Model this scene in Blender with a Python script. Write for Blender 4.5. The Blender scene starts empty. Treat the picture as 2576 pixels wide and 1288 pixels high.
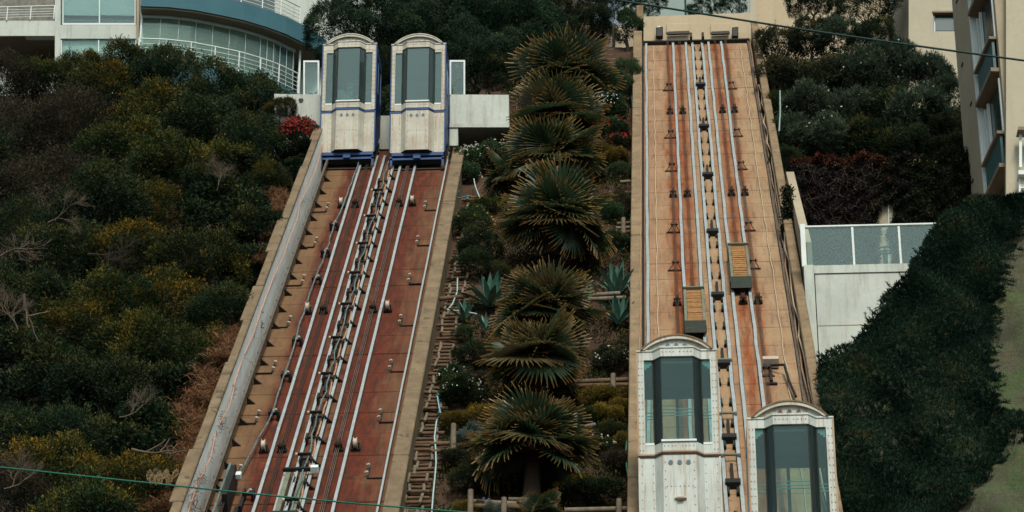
import bpy, math, random
import numpy as np
from mathutils import Vector, Matrix, noise
sc = bpy.context.scene
COL = sc.collection
PI = math.pi
random.seed(7)

# ------------------------------------------------------------------ camera, sky, sun, exposure
FPX = 7000.0; PITCH = math.radians(26); YAW = math.radians(3.09); TH = math.radians(43.7)
cam = bpy.data.cameras.new('camera'); cam_o = bpy.data.objects.new('camera', cam); COL.objects.link(cam_o)
cam_o.location = (0, 0, 0); cam_o.rotation_euler = (PI/2+PITCH, 0, YAW)
cam.sensor_width = 36; cam.lens = FPX/2576*36; cam.clip_start = 1; cam.clip_end = 600
sc.camera = cam_o
SUN_EL = math.radians(46); SUN_AZ = math.radians(170)      # azimuth measured clockwise from +Y
world = bpy.data.worlds.new('World'); sc.world = world; world.use_nodes = True
wn = world.node_tree; wn.nodes.clear()
sky = wn.nodes.new('ShaderNodeTexSky'); sky.sky_type = 'NISHITA'; sky.sun_disc = False
sky.sun_elevation = SUN_EL; sky.sun_rotation = SUN_AZ; sky.dust_density = 3.0; sky.air_density = 1.0; sky.ozone_density = 2.0
wb = wn.nodes.new('ShaderNodeBackground'); wb.inputs['Strength'].default_value = 0.09
wo = wn.nodes.new('ShaderNodeOutputWorld')
hs = wn.nodes.new('ShaderNodeHueSaturation'); hs.inputs['Saturation'].default_value = .30      # overcast: the sky's own blue veiled by cloud
mt = wn.nodes.new('ShaderNodeMix'); mt.data_type = 'RGBA'; mt.blend_type = 'MULTIPLY'; mt.inputs[0].default_value = 1; mt.inputs[7].default_value = (.86, 1.0, .97, 1)
wn.links.new(sky.outputs[0], hs.inputs['Color']); wn.links.new(hs.outputs[0], mt.inputs[6]); wn.links.new(mt.outputs[2], wb.inputs[0]); wn.links.new(wb.outputs[0], wo.inputs[0])
sun = bpy.data.lights.new('sun', 'SUN'); sun.energy = 1.9; sun.angle = math.radians(14); sun.color = (1.0, .89, .74)
sun_o = bpy.data.objects.new('sun', sun); COL.objects.link(sun_o)
sd = Vector((math.sin(SUN_AZ)*math.cos(SUN_EL), math.cos(SUN_AZ)*math.cos(SUN_EL), math.sin(SUN_EL)))
sun_o.rotation_euler = sd.to_track_quat('Z', 'Y').to_euler()
sc.view_settings.view_transform = 'Standard'; sc.view_settings.look = 'None'
sc.view_settings.exposure = 0.65; sc.view_settings.gamma = 1.0; sc.view_settings.use_curve_mapping = False

# ------------------------------------------------------------------ survey helpers (rays from the measured photograph onto real surfaces)
cR = np.array([math.cos(YAW), math.sin(YAW), 0]); cF = np.array([-math.sin(YAW)*math.cos(PITCH), math.cos(YAW)*math.cos(PITCH), math.sin(PITCH)])
cU = np.array([math.sin(YAW)*math.sin(PITCH), -math.cos(YAW)*math.sin(PITCH), math.cos(PITCH)])
def ray(px, py): return cF+(px-1288)/FPX*cR-(py-644)/FPX*cU
DV = np.array([0, math.cos(TH), math.sin(TH)]); NV = np.array([0, -math.sin(TH), math.cos(TH)])
P0 = ray(1757, 105)*(152130/1695.)
def trk(x, s, h=0): return P0+np.array([x, 0, 0])+DV*s+NV*h
def onp(px, py, h=0):
    r = ray(px, py); return r*(((P0+NV*h)@NV)/(r@NV))
def loc(px, py, h=0):
    d = onp(px, py, h)-P0; return float(d[0]), float(d@DV)
def aty(px, py, Y):
    r = ray(px, py); return r*(Y/r[1])
def planez(Y): return P0[2]+(Y-P0[1])*math.tan(TH)
def pz(py, Y, px=1288): return float(aty(px, py, Y)[2])
def pxx(px, Y, py=644): return float(aty(px, py, Y)[0])
M_TRK = Matrix(((1, 0, 0, 0), (0, math.cos(TH), -math.sin(TH), 0), (0, math.sin(TH), math.cos(TH), 0), (0, 0, 0, 1)))
def tmat(x, s, h=0):
    m = M_TRK.copy(); p = trk(x, s, h); m.translation = Vector(p); return m

# ------------------------------------------------------------------ objects
def tag(o, label=None, cat=None, group=None, kind=None):
    if label: o['label'] = label
    if cat: o['category'] = cat
    if group: o['group'] = group
    if kind: o['kind'] = kind
    return o
def empty(name, loc=(0, 0, 0), label=None, cat=None, group=None, mtx=None, rz=0):
    o = bpy.data.objects.new(name, None); COL.objects.link(o); o.empty_display_size = .2
    if mtx is not None: o.matrix_world = mtx
    else: o.location = loc; o.rotation_euler = (0, 0, rz)
    return tag(o, label, cat, group)
def link(name, me, parent=None, mtx=None):
    o = bpy.data.objects.new(name, me); COL.objects.link(o)
    if parent: o.parent = parent
    if mtx is not None:
        if parent: o.matrix_local = mtx
        else: o.matrix_world = mtx
    return o
def copy_tree(o, parent=None, keep=None):
    c = o.copy(); COL.objects.link(c); c.parent = parent
    if parent: c.matrix_parent_inverse = o.matrix_parent_inverse.copy()
    for ch in list(o.children): copy_tree(ch, c)
    return c

class MB:
    def __init__(s): s.v = []; s.f = []; s.uv = None; s.mi = []; s.sm = []
    def add(s, vs, fs, m=0, smooth=False):
        b = len(s.v); s.v += [tuple(map(float, q)) for q in vs]
        for f in fs: s.f.append(tuple(b+i for i in f)); s.mi.append(m); s.sm.append(smooth)
    def box(s, a, b, m=0, bev=0):
        x0, y0, z0 = a; x1, y1, z1 = b
        s.add([(x0, y0, z0), (x1, y0, z0), (x1, y1, z0), (x0, y1, z0), (x0, y0, z1), (x1, y0, z1), (x1, y1, z1), (x0, y1, z1)],
              [(0, 3, 2, 1), (4, 5, 6, 7), (0, 1, 5, 4), (1, 2, 6, 5), (2, 3, 7, 6), (3, 0, 4, 7)], m)
        return s
    def cyl(s, p, q, r, n=8, r2=None, m=0, cap=True):
        p = Vector(p); q = Vector(q); r2 = r if r2 is None else r2
        d = (q-p).normalized(); u = d.orthogonal().normalized(); w = d.cross(u)
        vs = []
        for c, rr in ((p, r), (q, r2)):
            for i in range(n):
                a = 2*PI*i/n; vs.append(c+u*math.cos(a)*rr+w*math.sin(a)*rr)
        s.add(vs, [(i, (i+1) % n, n+(i+1) % n, n+i) for i in range(n)], m, n > 5)
        if cap: s.add(vs, [tuple(range(n-1, -1, -1)), tuple(range(n, 2*n))], m)
        return s
    def tube(s, pts, r, n=6, m=0, r2=None):
        pts = [Vector(p) for p in pts]; K = len(pts); vs = []
        prev = None
        for k, p in enumerate(pts):
            d = (pts[min(k+1, K-1)]-pts[max(k-1, 0)]).normalized()
            u = d.orthogonal().normalized() if prev is None else (prev-d*prev.dot(d)).normalized()
            prev = u; w = d.cross(u)
            rr = r if r2 is None else r+(r2-r)*k/(K-1)
            for i in range(n):
                a = 2*PI*i/n; vs.append(p+u*math.cos(a)*rr+w*math.sin(a)*rr)
        fs = [(k*n+i, k*n+(i+1) % n, (k+1)*n+(i+1) % n, (k+1)*n+i) for k in range(K-1) for i in range(n)]
        s.add(vs, fs, m, True); s.add(vs[:n]+vs[-n:], [tuple(range(n-1, -1, -1)), tuple(range(n, 2*n))], m)
        return s
    def prism(s, poly, y0, y1, axis='y', m=0):
        n = len(poly)
        def P(a, b, t): return {'y': (a, t, b), 'x': (t, a, b), 'z': (a, b, t)}[axis]
        vs = [P(a, b, y0) for a, b in poly]+[P(a, b, y1) for a, b in poly]
        s.add(vs, [tuple(range(n)), tuple(range(2*n-1, n-1, -1))]+[(i, n+i, n+(i+1) % n, (i+1) % n) for i in range(n)], m)
        return s
    def quad(s, a, b, c, d, m=0): s.add([a, b, c, d], [(0, 1, 2, 3)], m); return s
    def mesh(s, name, mats):
        me = bpy.data.meshes.new(name); me.from_pydata(s.v, [], s.f)
        for m in (mats if isinstance(mats, (list, tuple)) else [mats]): me.materials.append(m)
        me.polygons.foreach_set('material_index', s.mi); me.polygons.foreach_set('use_smooth', s.sm)
        me.update(); return me
    def build(s, name, mats, parent=None, mtx=None, bevel=0):
        me = s.mesh(name, mats)
        import bmesh
        bm = bmesh.new(); bm.from_mesh(me); bmesh.ops.recalc_face_normals(bm, faces=bm.faces); bm.to_mesh(me); bm.free()
        o = link(name, me, parent, mtx)
        if bevel:
            md = o.modifiers.new('bevel', 'BEVEL'); md.width = bevel; md.segments = 1; md.limit_method = 'ANGLE'
        return o
def wbox(name, mat, a, b, parent=None, bevel=0): return MB().box(a, b).build(name, mat, parent, bevel=bevel)

# ------------------------------------------------------------------ materials
def new_mat(name):
    m = bpy.data.materials.new(name); m.use_nodes = True; nt = m.node_tree; nt.nodes.clear()
    return m, nt, nt.nodes.new('ShaderNodeOutputMaterial')
def N_(nt, t, **k):
    n = nt.nodes.new(t)
    for a, b in k.items(): setattr(n, a, b)
    return n
def mix(nt, fac, a, b, mode='MIX'):
    n = nt.nodes.new('ShaderNodeMix'); n.data_type = 'RGBA'; n.blend_type = mode
    for sock, val in ((n.inputs[0], fac), (n.inputs[6], a), (n.inputs[7], b)):
        if hasattr(val, 'is_linked'): nt.links.new(val, sock)
        elif isinstance(val, (int, float)): sock.default_value = val
        else: sock.default_value = (*val, 1)
    return n.outputs[2]
def math_(nt, op, a, b=0.0, clamp=False):
    n = nt.nodes.new('ShaderNodeMath'); n.operation = op; n.use_clamp = clamp
    for i, val in enumerate((a, b)):
        if hasattr(val, 'is_linked'): nt.links.new(val, n.inputs[i])
        else: n.inputs[i].default_value = val
    return n.outputs[0]
def nz(nt, vec, scale, detail=5, rough=.6, stretch=None):
    if stretch:
        mp = nt.nodes.new('ShaderNodeMapping'); nt.links.new(vec, mp.inputs[0]); mp.inputs['Scale'].default_value = stretch; vec = mp.outputs[0]
    n = nt.nodes.new('ShaderNodeTexNoise'); n.inputs['Scale'].default_value = scale; n.inputs['Detail'].default_value = detail; n.inputs['Roughness'].default_value = rough
    nt.links.new(vec, n.inputs['Vector']); return n.outputs['Fac']
def ramp(nt, fac, stops):
    n = nt.nodes.new('ShaderNodeValToRGB'); e = n.color_ramp.elements
    while len(e) < len(stops): e.new(.5)
    for i, (p, c) in enumerate(stops):
        e[i].position = p; e[i].color = (c, c, c, 1) if isinstance(c, (int, float)) else (*c, 1)
    nt.links.new(fac, n.inputs[0]); return n.outputs[0]
def coord(nt, kind='Object'):
    if kind == 'Position': return nt.nodes.new('ShaderNodeNewGeometry').outputs['Position']
    return nt.nodes.new('ShaderNodeTexCoord').outputs[kind]
def finish(nt, out, col, rough=.8, bump=None, bstr=.3, bdist=.01, metal=0, spec=.3):
    b = nt.nodes.new('ShaderNodeBsdfPrincipled')
    if hasattr(col, 'is_linked'): nt.links.new(col, b.inputs['Base Color'])
    else: b.inputs['Base Color'].default_value = (*col, 1)
    if hasattr(rough, 'is_linked'): nt.links.new(rough, b.inputs['Roughness'])
    else: b.inputs['Roughness'].default_value = rough
    b.inputs['Metallic'].default_value = metal; b.inputs['Specular IOR Level'].default_value = spec
    if bump is not None:
        bp = nt.nodes.new('ShaderNodeBump'); bp.inputs['Strength'].default_value = bstr; bp.inputs['Distance'].default_value = bdist
        nt.links.new(bump, bp.inputs['Height']); nt.links.new(bp.outputs[0], b.inputs['Normal'])
    nt.links.new(b.outputs[0], out.inputs[0]); return b
def pmat(name, c1, c2=None, scale=2, rough=.8, bump=.3, bdist=.01, metal=0, spec=.3, streak=None, spots=None, kind='Position'):
    m, nt, out = new_mat(name); v = coord(nt, kind)
    c2 = c2 or tuple(x*.7 for x in c1)
    n1 = nz(nt, v, scale); col = mix(nt, ramp(nt, n1, [(.35, 0.0), (.65, 1.0)]), c1, c2)
    fine = nz(nt, v, scale*14, 4, .7)
    col = mix(nt, math_(nt, 'MULTIPLY', fine, .5), col, tuple(x*.55 for x in c1))
    if streak:                                     # (colour, amount, xy scale): runs of dirt down vertical faces
        sc_, am, s_ = streak
        n = ramp(nt, nz(nt, v, s_, 6, .7, (1, 1, .12)), [(.5, 0.0), (.72, 1.0)])
        col = mix(nt, math_(nt, 'MULTIPLY', n, am), col, sc_)
    if spots:
        sc_, thr, s_ = spots
        n = ramp(nt, nz(nt, v, s_, 5, .6), [(thr, 0.0), (thr+.05, 1.0)])
        col = mix(nt, n, col, sc_)
    finish(nt, out, col, rough, fine, bump, bdist, metal, spec); return m
def glass_mat(name, tint, refl, rough=.03, dens=.0, body=(.2, .3, .3)):
    m, nt, out = new_mat(name)
    t = N_(nt, 'ShaderNodeBsdfTransparent'); t.inputs[0].default_value = (*tint, 1)
    g = N_(nt, 'ShaderNodeBsdfGlossy'); g.inputs['Roughness'].default_value = rough; g.inputs[0].default_value = (.85, 1, 1, 1)
    d = N_(nt, 'ShaderNodeBsdfDiffuse'); d.inputs[0].default_value = (*body, 1)
    a = N_(nt, 'ShaderNodeMixShader'); v = coord(nt, 'Position')
    nt.links.new(math_(nt, 'MULTIPLY', ramp(nt, nz(nt, v, 1.3, 6, .7), [(.3, .6), (.7, 1.0)]), dens), a.inputs[0])
    nt.links.new(t.outputs[0], a.inputs[1]); nt.links.new(d.outputs[0], a.inputs[2])
    lw = N_(nt, 'ShaderNodeFresnel'); lw.inputs[0].default_value = 1.34
    f = math_(nt, 'MULTIPLY_ADD', lw.outputs[0], 1.0); f.node.inputs[2].default_value = refl
    b = N_(nt, 'ShaderNodeMixShader'); nt.links.new(f, b.inputs[0]); nt.links.new(a.outputs[0], b.inputs[1]); nt.links.new(g.outputs[0], b.inputs[2])
    nt.links.new(b.outputs[0], out.inputs[0]); return m

def ramp_mat(name, tan, tan2, rust, rust2, profile, hw, lineamt=.5):
    """cast concrete of an incline: uv.x = metres across, uv.y = metres up the slope; rust washed down from the rails and cables"""
    m, nt, out = new_mat(name)
    uv = coord(nt, 'UV'); sep = N_(nt, 'ShaderNodeSeparateXYZ'); nt.links.new(uv, sep.inputs[0])
    lines = ramp(nt, math_(nt, 'ABSOLUTE', math_(nt, 'ADD', sep.outputs[0], math_(nt, 'MULTIPLY', math_(nt, 'SUBTRACT', nz(nt, uv, 1.0, 3, .5, (2, 1.2, 1)), .5), .12))), [(0, 0.0), (.40, 0.0), (.53, .8), (.60, .8), (.68, .1), (.80, .1), (.87, .95), (.96, .95), (1.0, .2)])
    wob = math_(nt, 'MULTIPLY', math_(nt, 'SUBTRACT', nz(nt, uv, 1.0, 5, .65, (1.6, .5, 1)), .5), .55)
    x = math_(nt, 'DIVIDE', math_(nt, 'ADD', math_(nt, 'ADD', sep.outputs[0], wob), hw), 2*hw)
    prof = ramp(nt, x, [((p+hw)/(2*hw), v) for p, v in profile])
    base = mix(nt, ramp(nt, nz(nt, uv, 1.3, 6, .65, (1, .7, 1)), [(.35, 0.0), (.65, 1.0)]), tan, tan2)
    oi = N_(nt, 'ShaderNodeObjectInfo'); base = mix(nt, math_(nt, 'MULTIPLY', oi.outputs['Random'], .35), base, tuple(c*.55 for c in tan))
    wet = ramp(nt, nz(nt, uv, 1.0, 7, .75, (4, .55, 1)), [(.5, 0.0), (.68, 1.0)]); base = mix(nt, math_(nt, 'MULTIPLY', wet, .55), base, tuple(c*.38 for c in tan2))
    grain = nz(nt, uv, 30, 5, .75)
    base = mix(nt, math_(nt, 'MULTIPLY', grain, .55), base, tuple(c*.5 for c in tan))
    st = ramp(nt, nz(nt, uv, 1.0, 6, .7, (7, .45, 1)), [(.3, 0.0), (.62, 1.0)])
    big = ramp(nt, nz(nt, uv, .5, 4, .6), [(.3, .75), (.65, 1.4)])
    mask = math_(nt, 'MULTIPLY', math_(nt, 'MULTIPLY', prof, big), math_(nt, 'ADD', math_(nt, 'MULTIPLY', st, .5), .55), True)
    mask = math_(nt, 'ADD', mask, math_(nt, 'MULTIPLY', lines, math_(nt, 'MULTIPLY', ramp(nt, nz(nt, uv, 1.0, 4, .6, (1.5, .35, 1)), [(.35, .15), (.6, 1.0)]), lineamt)), True)
    rc = mix(nt, ramp(nt, nz(nt, uv, 2.5, 5, .7, (3, .6, 1)), [(.35, 0.0), (.65, 1.0)]), rust, rust2)
    col = mix(nt, mask, base, rc)
    gr = ramp(nt, nz(nt, uv, 1.0, 7, .8, (9, .5, 1)), [(.52, 0.0), (.72, 1.0)]); col = mix(nt, math_(nt, 'MULTIPLY', gr, .72), col, (.03, .015, .008))
    # dark seepage at each joint and short dark horizontal dashes where the surface has spalled
    fr = math_(nt, 'FRACT', math_(nt, 'DIVIDE', sep.outputs[1], 1.22))
    edge = ramp(nt, fr, [(0.0, .7), (.03, .2), (.08, 0.0), (.96, 0.0), (1.0, .6)])
    en = ramp(nt, nz(nt, uv, 2.2, 4, .6), [(.35, 0.0), (.6, 1.0)])
    col = mix(nt, math_(nt, 'MULTIPLY', math_(nt, 'MULTIPLY', edge, en), .6), col, (.035, .018, .01))
    sp = ramp(nt, nz(nt, uv, 1.0, 4, .6, (5, 16, 1)), [(.62, 0.0), (.68, 1.0)])
    col = mix(nt, math_(nt, 'MULTIPLY', sp, .8), col, (.06, .032, .02))
    pale = ramp(nt, nz(nt, uv, 1.0, 6, .7, (1.5, .8, 1)), [(.6, 0.0), (.75, 1.0)])
    col = mix(nt, math_(nt, 'MULTIPLY', pale, .3), col, tuple(min(1, c*1.35) for c in tan))
    finish(nt, out, col, .85, grain, .5, .012); return m

def leaf_mat(name, dark, mid, tip, tipamt=.5, trans=.25, rough=.6, patch=1.1):
    m, nt, out = new_mat(name)
    a = N_(nt, 'ShaderNodeAttribute', attribute_name='tint'); t = a.outputs['Fac']
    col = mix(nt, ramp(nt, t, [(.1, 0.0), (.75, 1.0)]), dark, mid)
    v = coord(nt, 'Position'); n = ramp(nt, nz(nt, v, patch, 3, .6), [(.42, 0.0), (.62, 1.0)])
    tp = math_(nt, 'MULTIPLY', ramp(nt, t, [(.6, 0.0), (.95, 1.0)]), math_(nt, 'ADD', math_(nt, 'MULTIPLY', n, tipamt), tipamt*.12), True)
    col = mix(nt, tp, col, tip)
    oi = N_(nt, 'ShaderNodeObjectInfo'); hv = N_(nt, 'ShaderNodeHueSaturation'); nt.links.new(col, hv.inputs['Color'])
    nt.links.new(math_(nt, 'MULTIPLY_ADD', oi.outputs['Random'], .5), hv.inputs['Value']); hv.inputs['Value'].links[0].from_node.inputs[2].default_value = .75
    p = N_(nt, 'ShaderNodeBsdfPrincipled'); nt.links.new(hv.outputs[0], p.inputs['Base Color']); p.inputs['Roughness'].default_value = rough; p.inputs['Specular IOR Level'].default_value = .10
    tr = N_(nt, 'ShaderNodeBsdfTranslucent'); nt.links.new(hv.outputs[0], tr.inputs[0])
    ms = N_(nt, 'ShaderNodeMixShader'); ms.inputs[0].default_value = trans
    nt.links.new(p.outputs[0], ms.inputs[1]); nt.links.new(tr.outputs[0], ms.inputs[2]); nt.links.new(ms.outputs[0], out.inputs[0]); return m

RUST = (.22, .075, .025)
M = dict(
 white=pmat('white_render', (.52, .56, .52), (.44, .48, .45), 1.0, .85, .35, streak=((.22, .22, .19), .55, 5)),
 white_wall=pmat('painted_concrete', (.54, .58, .54), (.43, .47, .44), .9, .85, .4, streak=((.26, .24, .2), .75, 5), spots=((.3, .28, .24), .69, 3)),
 wall_left=pmat('weathered_white_wall', (.97, 1.0, .98), (.84, .87, .84), 1.4, .85, .4, streak=((.42, .38, .32), .5, 9), spots=((.42, .36, .29), .70, 2.5)),
 cap=pmat('tan_concrete_cap', (.235, .172, .105), (.135, .098, .06), 2.2, .9, .8, .02, spots=((.09, .065, .04), .60, 3), streak=((.1, .07, .045), .7, 6)),
 olive=pmat('olive_concrete_side', (.21, .17, .10), (.14, .11, .065), 1.2, .9, .5, .02, streak=((.07, .05, .03), .7, 6)),
 tanwall=pmat('tan_wall_right_incline', (.28, .20, .12), (.175, .122, .072), 2.0, .9, .7, .02, streak=((.12, .08, .05), .7, 6), spots=((.12, .085, .055), .64, 3)),
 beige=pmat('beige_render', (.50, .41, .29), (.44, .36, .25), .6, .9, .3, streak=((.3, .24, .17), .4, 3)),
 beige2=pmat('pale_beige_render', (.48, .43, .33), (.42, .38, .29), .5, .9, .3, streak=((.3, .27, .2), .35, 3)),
 beige3=pmat('shaded_beige_render', (.40, .34, .25), (.33, .28, .2), .5, .9, .3, streak=((.22, .18, .13), .5, 3)),  # darker copy of the beige, with shade put into its colour
 blueband=pmat('petrol_blue_paint', (.045, .135, .17), (.035, .11, .145), .8, .8, .2),
 brownceil=pmat('brown_soffit', (.22, .17, .13), (.18, .14, .1), 1.2, .9, .2),
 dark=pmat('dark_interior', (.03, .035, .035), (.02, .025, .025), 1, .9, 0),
 curtain=pmat('grey_curtain', (.24, .23, .20), (.12, .12, .10), 6, .9, 0),
 blind=pmat('pale_blind', (.56, .66, .68), (.50, .60, .62), .7, .8, .05),
 paleglass=pmat('pale_curtain_behind_glass', (.66, .74, .69), (.56, .64, .59), 1.2, .4, .02, spec=.6),
 wpaint=pmat('white_metal_paint', (.68, .74, .74), (.6, .66, .66), 3, .5, .05),
 steel=pmat('rail_steel', (.50, .56, .58), (.38, .41, .42), 4, .38, .1, metal=.35, spec=.5),
 steel_d=pmat('dull_rail_steel', (.16, .14, .12), (.10, .08, .065), 4, .6, .2, metal=.3),
 black=pmat('black_greased_iron', (.012, .013, .014), (.02, .018, .016), 6, .55, .3),
 rustiron=pmat('rusted_iron', (.07, .035, .02), (.03, .018, .012), 8, .85, .5),
 cable=pmat('greased_cable', (.035, .028, .022), (.06, .045, .03), 10, .6, .4),
 lampw=pmat('white_ceramic', (.55, .47, .38), (.42, .33, .25), 9, .5, .1),
 conduit=pmat('pale_conduit', (.52, .42, .31), (.4, .3, .2), 6, .7, .2),
 orange=pmat('orange_conduit', (.60, .33, .23), (.5, .26, .17), 5, .7, .2),
 tealcable=pmat('sheathed_teal_cable', (.16, .22, .22), (.05, .07, .075), 5, .5, .1),
 copper=pmat('pale_cable_bundle', (.45, .27, .17), (.3, .17, .1), 6, .6, .2),
 greenrope=pmat('green_sheathed_rope', (.012, .15, .10), (.01, .11, .08), 12, .7, .5),
 darkwire=pmat('dark_green_wire', (.015, .05, .045), (.01, .035, .033), 12, .7, .5),
 blue=pmat('blue_enamel', (.005, .055, .20), (.004, .03, .12), 4, .45, .1, spots=((.09, .04, .02), .7, 7)),
 woodlog=pmat('weathered_log', (.17, .105, .06), (.09, .055, .033), 5, .9, .7, .02),
 woodgrey=pmat('grey_timber', (.21, .17, .12), (.12, .095, .07), 5, .9, .6, .02),
 far=pmat('far_grey_green_render', (.30, .37, .35), (.26, .32, .3), .5, .9, .1),
 plank=pmat('ochre_planks', (.36, .185, .07), (.20, .09, .03), 13, .8, .5, .01),
 wagside=pmat('concrete_ballast_side', (.19, .20, .15), (.12, .13, .09), 4, .9, .5),
 waggreen=pmat('dark_green_iron', (.02, .035, .022), (.012, .02, .014), 6, .6, .4, spots=((.12, .06, .03), .66, 9)),
 portblue=pmat('blue_porthole_glass', (.02, .14, .24), (.015, .1, .18), 9, .2, 0, spec=.6),
 portdark=pmat('navy_porthole_glass', (.008, .03, .08), (.006, .02, .06), 9, .2, 0, spec=.6),
 ceil=pmat('cabin_ceiling', (.16, .22, .22), (.13, .18, .18), 2, .7, .05),
 cabfloor=pmat('cabin_floor', (.12, .1, .08), (.09, .08, .06), 2, .8, .1),
 soil=pmat('garden_soil', (.085, .047, .028), (.05, .028, .018), 1.5, .95, 1.0, .05),
 hill=pmat('hill_earth', (.06, .045, .03), (.035, .028, .02), .8, .95, 1.0, .05),
 drygrass=leaf_mat('dry_straw', (.13, .06, .03), (.24, .12, .06), (.3, .2, .11), .6, .2),
 hosew=pmat('pale_hose', (.38, .52, .52), (.3, .42, .42), 8, .5, 0),
 hoseb=pmat('blue_hose', (.02, .16, .26), (.015, .11, .19), 8, .5, 0),
 hoseg=pmat('green_hose', (.05, .22, .15), (.04, .17, .12), 8, .5, 0),
 bark=pmat('dark_bark', (.05, .037, .026), (.028, .02, .015), 8, .9, .8, .02),
 palebark=pmat('pale_dead_branch', (.14, .105, .075), (.075, .055, .04), 9, .9, .5),
 palmfib=pmat('palm_fibre', (.06, .036, .02), (.03, .018, .011), 14, .95, 1.0, .03),
 petiole=pmat('palm_petiole', (.10, .10, .035), (.13, .085, .03), 9, .6, .1),
 rivet=pmat('rusty_rivet', (.13, .06, .03), (.09, .04, .02), 9, .8, .1),
 stone=pmat('dark_rock', (.09, .08, .07), (.05, .045, .04), 4, .9, .8, .03),
 winteal=pmat('tower_window_glass', (.03, .055, .055), (.02, .04, .04), 1, .15, 0, spec=.8),
 panelteal=pmat('teal_spandrel', (.05, .12, .125), (.04, .1, .105), .7, .4, .05),
 trim=pmat('brown_window_trim', (.24, .19, .14), (.18, .14, .1), 2, .7, .1),
)
def cab_mat(name, base, base2, amount):
    m, nt, out = new_mat(name); v = coord(nt, 'Position')
    col = mix(nt, ramp(nt, nz(nt, v, 1.6, 5, .6), [(.35, 0.0), (.65, 1.0)]), base, base2)
    g = nz(nt, v, 35, 4, .7); col = mix(nt, math_(nt, 'MULTIPLY', g, .3), col, tuple(x*.5 for x in base))
    s = ramp(nt, nz(nt, v, 14, 6, .75, (1, 1, .06)), [(.50, 0.0), (.70, 1.0)])
    col = mix(nt, math_(nt, 'MULTIPLY', s, amount), col, (.3, .18, .1))
    b = ramp(nt, nz(nt, v, 9, 6, .75), [(.68, 0.0), (.75, 1.0)])
    col = mix(nt, math_(nt, 'MULTIPLY', b, amount), col, RUST)
    finish(nt, out, col, .5, g, .15, .004); return m
M['cab'] = cab_mat('cream_cabin_paint', (.50, .49, .43), (.37, .35, .29), 1.0)
M['cab2'] = cab_mat('white_cabin_paint', (.53, .58, .56), (.41, .44, .41), 1.0)
M['rustedge'] = cab_mat('rust_bleeding_edge_paint', (.40, .33, .24), (.3, .17, .09), .9)
M['glass'] = glass_mat('cabin_glass', (.62, .80, .78), .0, .05, .06, (.25, .36, .36))
M['glass_u'] = glass_mat('sky_toned_cabin_glass', (.36, .50, .49), .04, .05, .26, (.14, .22, .215))  # opaque teal body paints the sky's reflection on the upper panes
M['glass_f'] = glass_mat('dusty_screen_glass', (.86, .94, .93), .01, .05, .14, (.30, .38, .38))
M['glass_d'] = glass_mat('drum_screen_glass', (.80, .92, .84), .01, .05, .16, (.34, .46, .40))
M['rampL'] = ramp_mat('rusted_incline_concrete', (.23, .135, .066), (.15, .085, .040), (.115, .017, .004), (.036, .009, .003),
    [(-1.7, .08), (-1.3, .18), (-1.08, .9), (-.4, 1.3), (-.2, .7), (.18, .6), (.35, 1.15), (.95, 1.25), (1.2, .8), (1.7, .45)], 1.75)
M['rampR'] = ramp_mat('tan_incline_concrete', (.44, .325, .20), (.32, .22, .13), (.27, .078, .022), (.13, .036, .012),
    [(-1.7, .3), (-1.15, .35), (-.95, .85), (-.6, .75), (-.35, .35), (0, .25), (.4, .5), (.62, .85), (.78, .4), (.92, .6), (1.15, .2), (1.7, .1)], 1.75, .45)
M['f_olive'] = leaf_mat('olive_yellow_foliage', (.004, .014, .009), (.026, .044, .014), (.27, .175, .02), .7)
M['f_dark'] = leaf_mat('dark_green_foliage', (.004, .013, .008), (.018, .036, .016), (.13, .11, .025), .7)
M['f_yel'] = leaf_mat('yellow_tipped_foliage', (.006, .015, .008), (.036, .046, .012), (.40, .21, .018), .65)
M['f_twig'] = leaf_mat('brownish_foliage', (.011, .012, .009), (.034, .031, .021), (.14, .10, .045), .5)
M['f_bg'] = leaf_mat('background_green_foliage', (.004, .015, .010), (.020, .045, .024), (.09, .12, .06), .7)
M['f_olea'] = leaf_mat('oleander_foliage', (.012, .024, .015), (.045, .068, .042), (.15, .17, .11), .6)
M['f_bot'] = leaf_mat('rusty_green_foliage', (.012, .020, .012), (.035, .045, .024), (.16, .09, .025), .6)
M['f_ivy'] = leaf_mat('purple_brown_ivy', (.014, .013, .014), (.042, .036, .034), (.09, .075, .07), .5)
M['f_ivyg'] = leaf_mat('dark_green_ivy', (.008, .018, .010), (.026, .038, .018), (.13, .08, .03), .5)
M['f_orange'] = leaf_mat('orange_new_growth', (.05, .018, .010), (.12, .035, .015), (.18, .055, .022), .3)
M['f_ice'] = leaf_mat('ice_plant_fingers', (.003, .012, .008), (.022, .052, .030), (.13, .075, .018), .5, patch=1.6)
M['f_cover'] = leaf_mat('yellow_ground_cover', (.04, .04, .012), (.14, .10, .018), (.36, .21, .03), .9)
M['f_green'] = leaf_mat('fresh_green_leaves', (.014, .034, .018), (.04, .075, .032), (.14, .15, .05), .6)
M['f_grey'] = leaf_mat('grey_green_leaves', (.03, .05, .045), (.10, .13, .115), (.2, .24, .2), .5)
M['fl_white'] = pmat('white_petals', (.65, .65, .58), (.55, .55, .5), 5, .6, 0)
M['fl_red'] = pmat('red_petals', (.36, .012, .016), (.2, .008, .012), 5, .6, 0)
M['fl_yel'] = pmat('yellow_petals', (.55, .36, .02), (.45, .28, .02), 5, .6, 0)
M['fl_pur'] = pmat('mauve_petals', (.24, .20, .46), (.2, .17, .4), 5, .6, 0)
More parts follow.
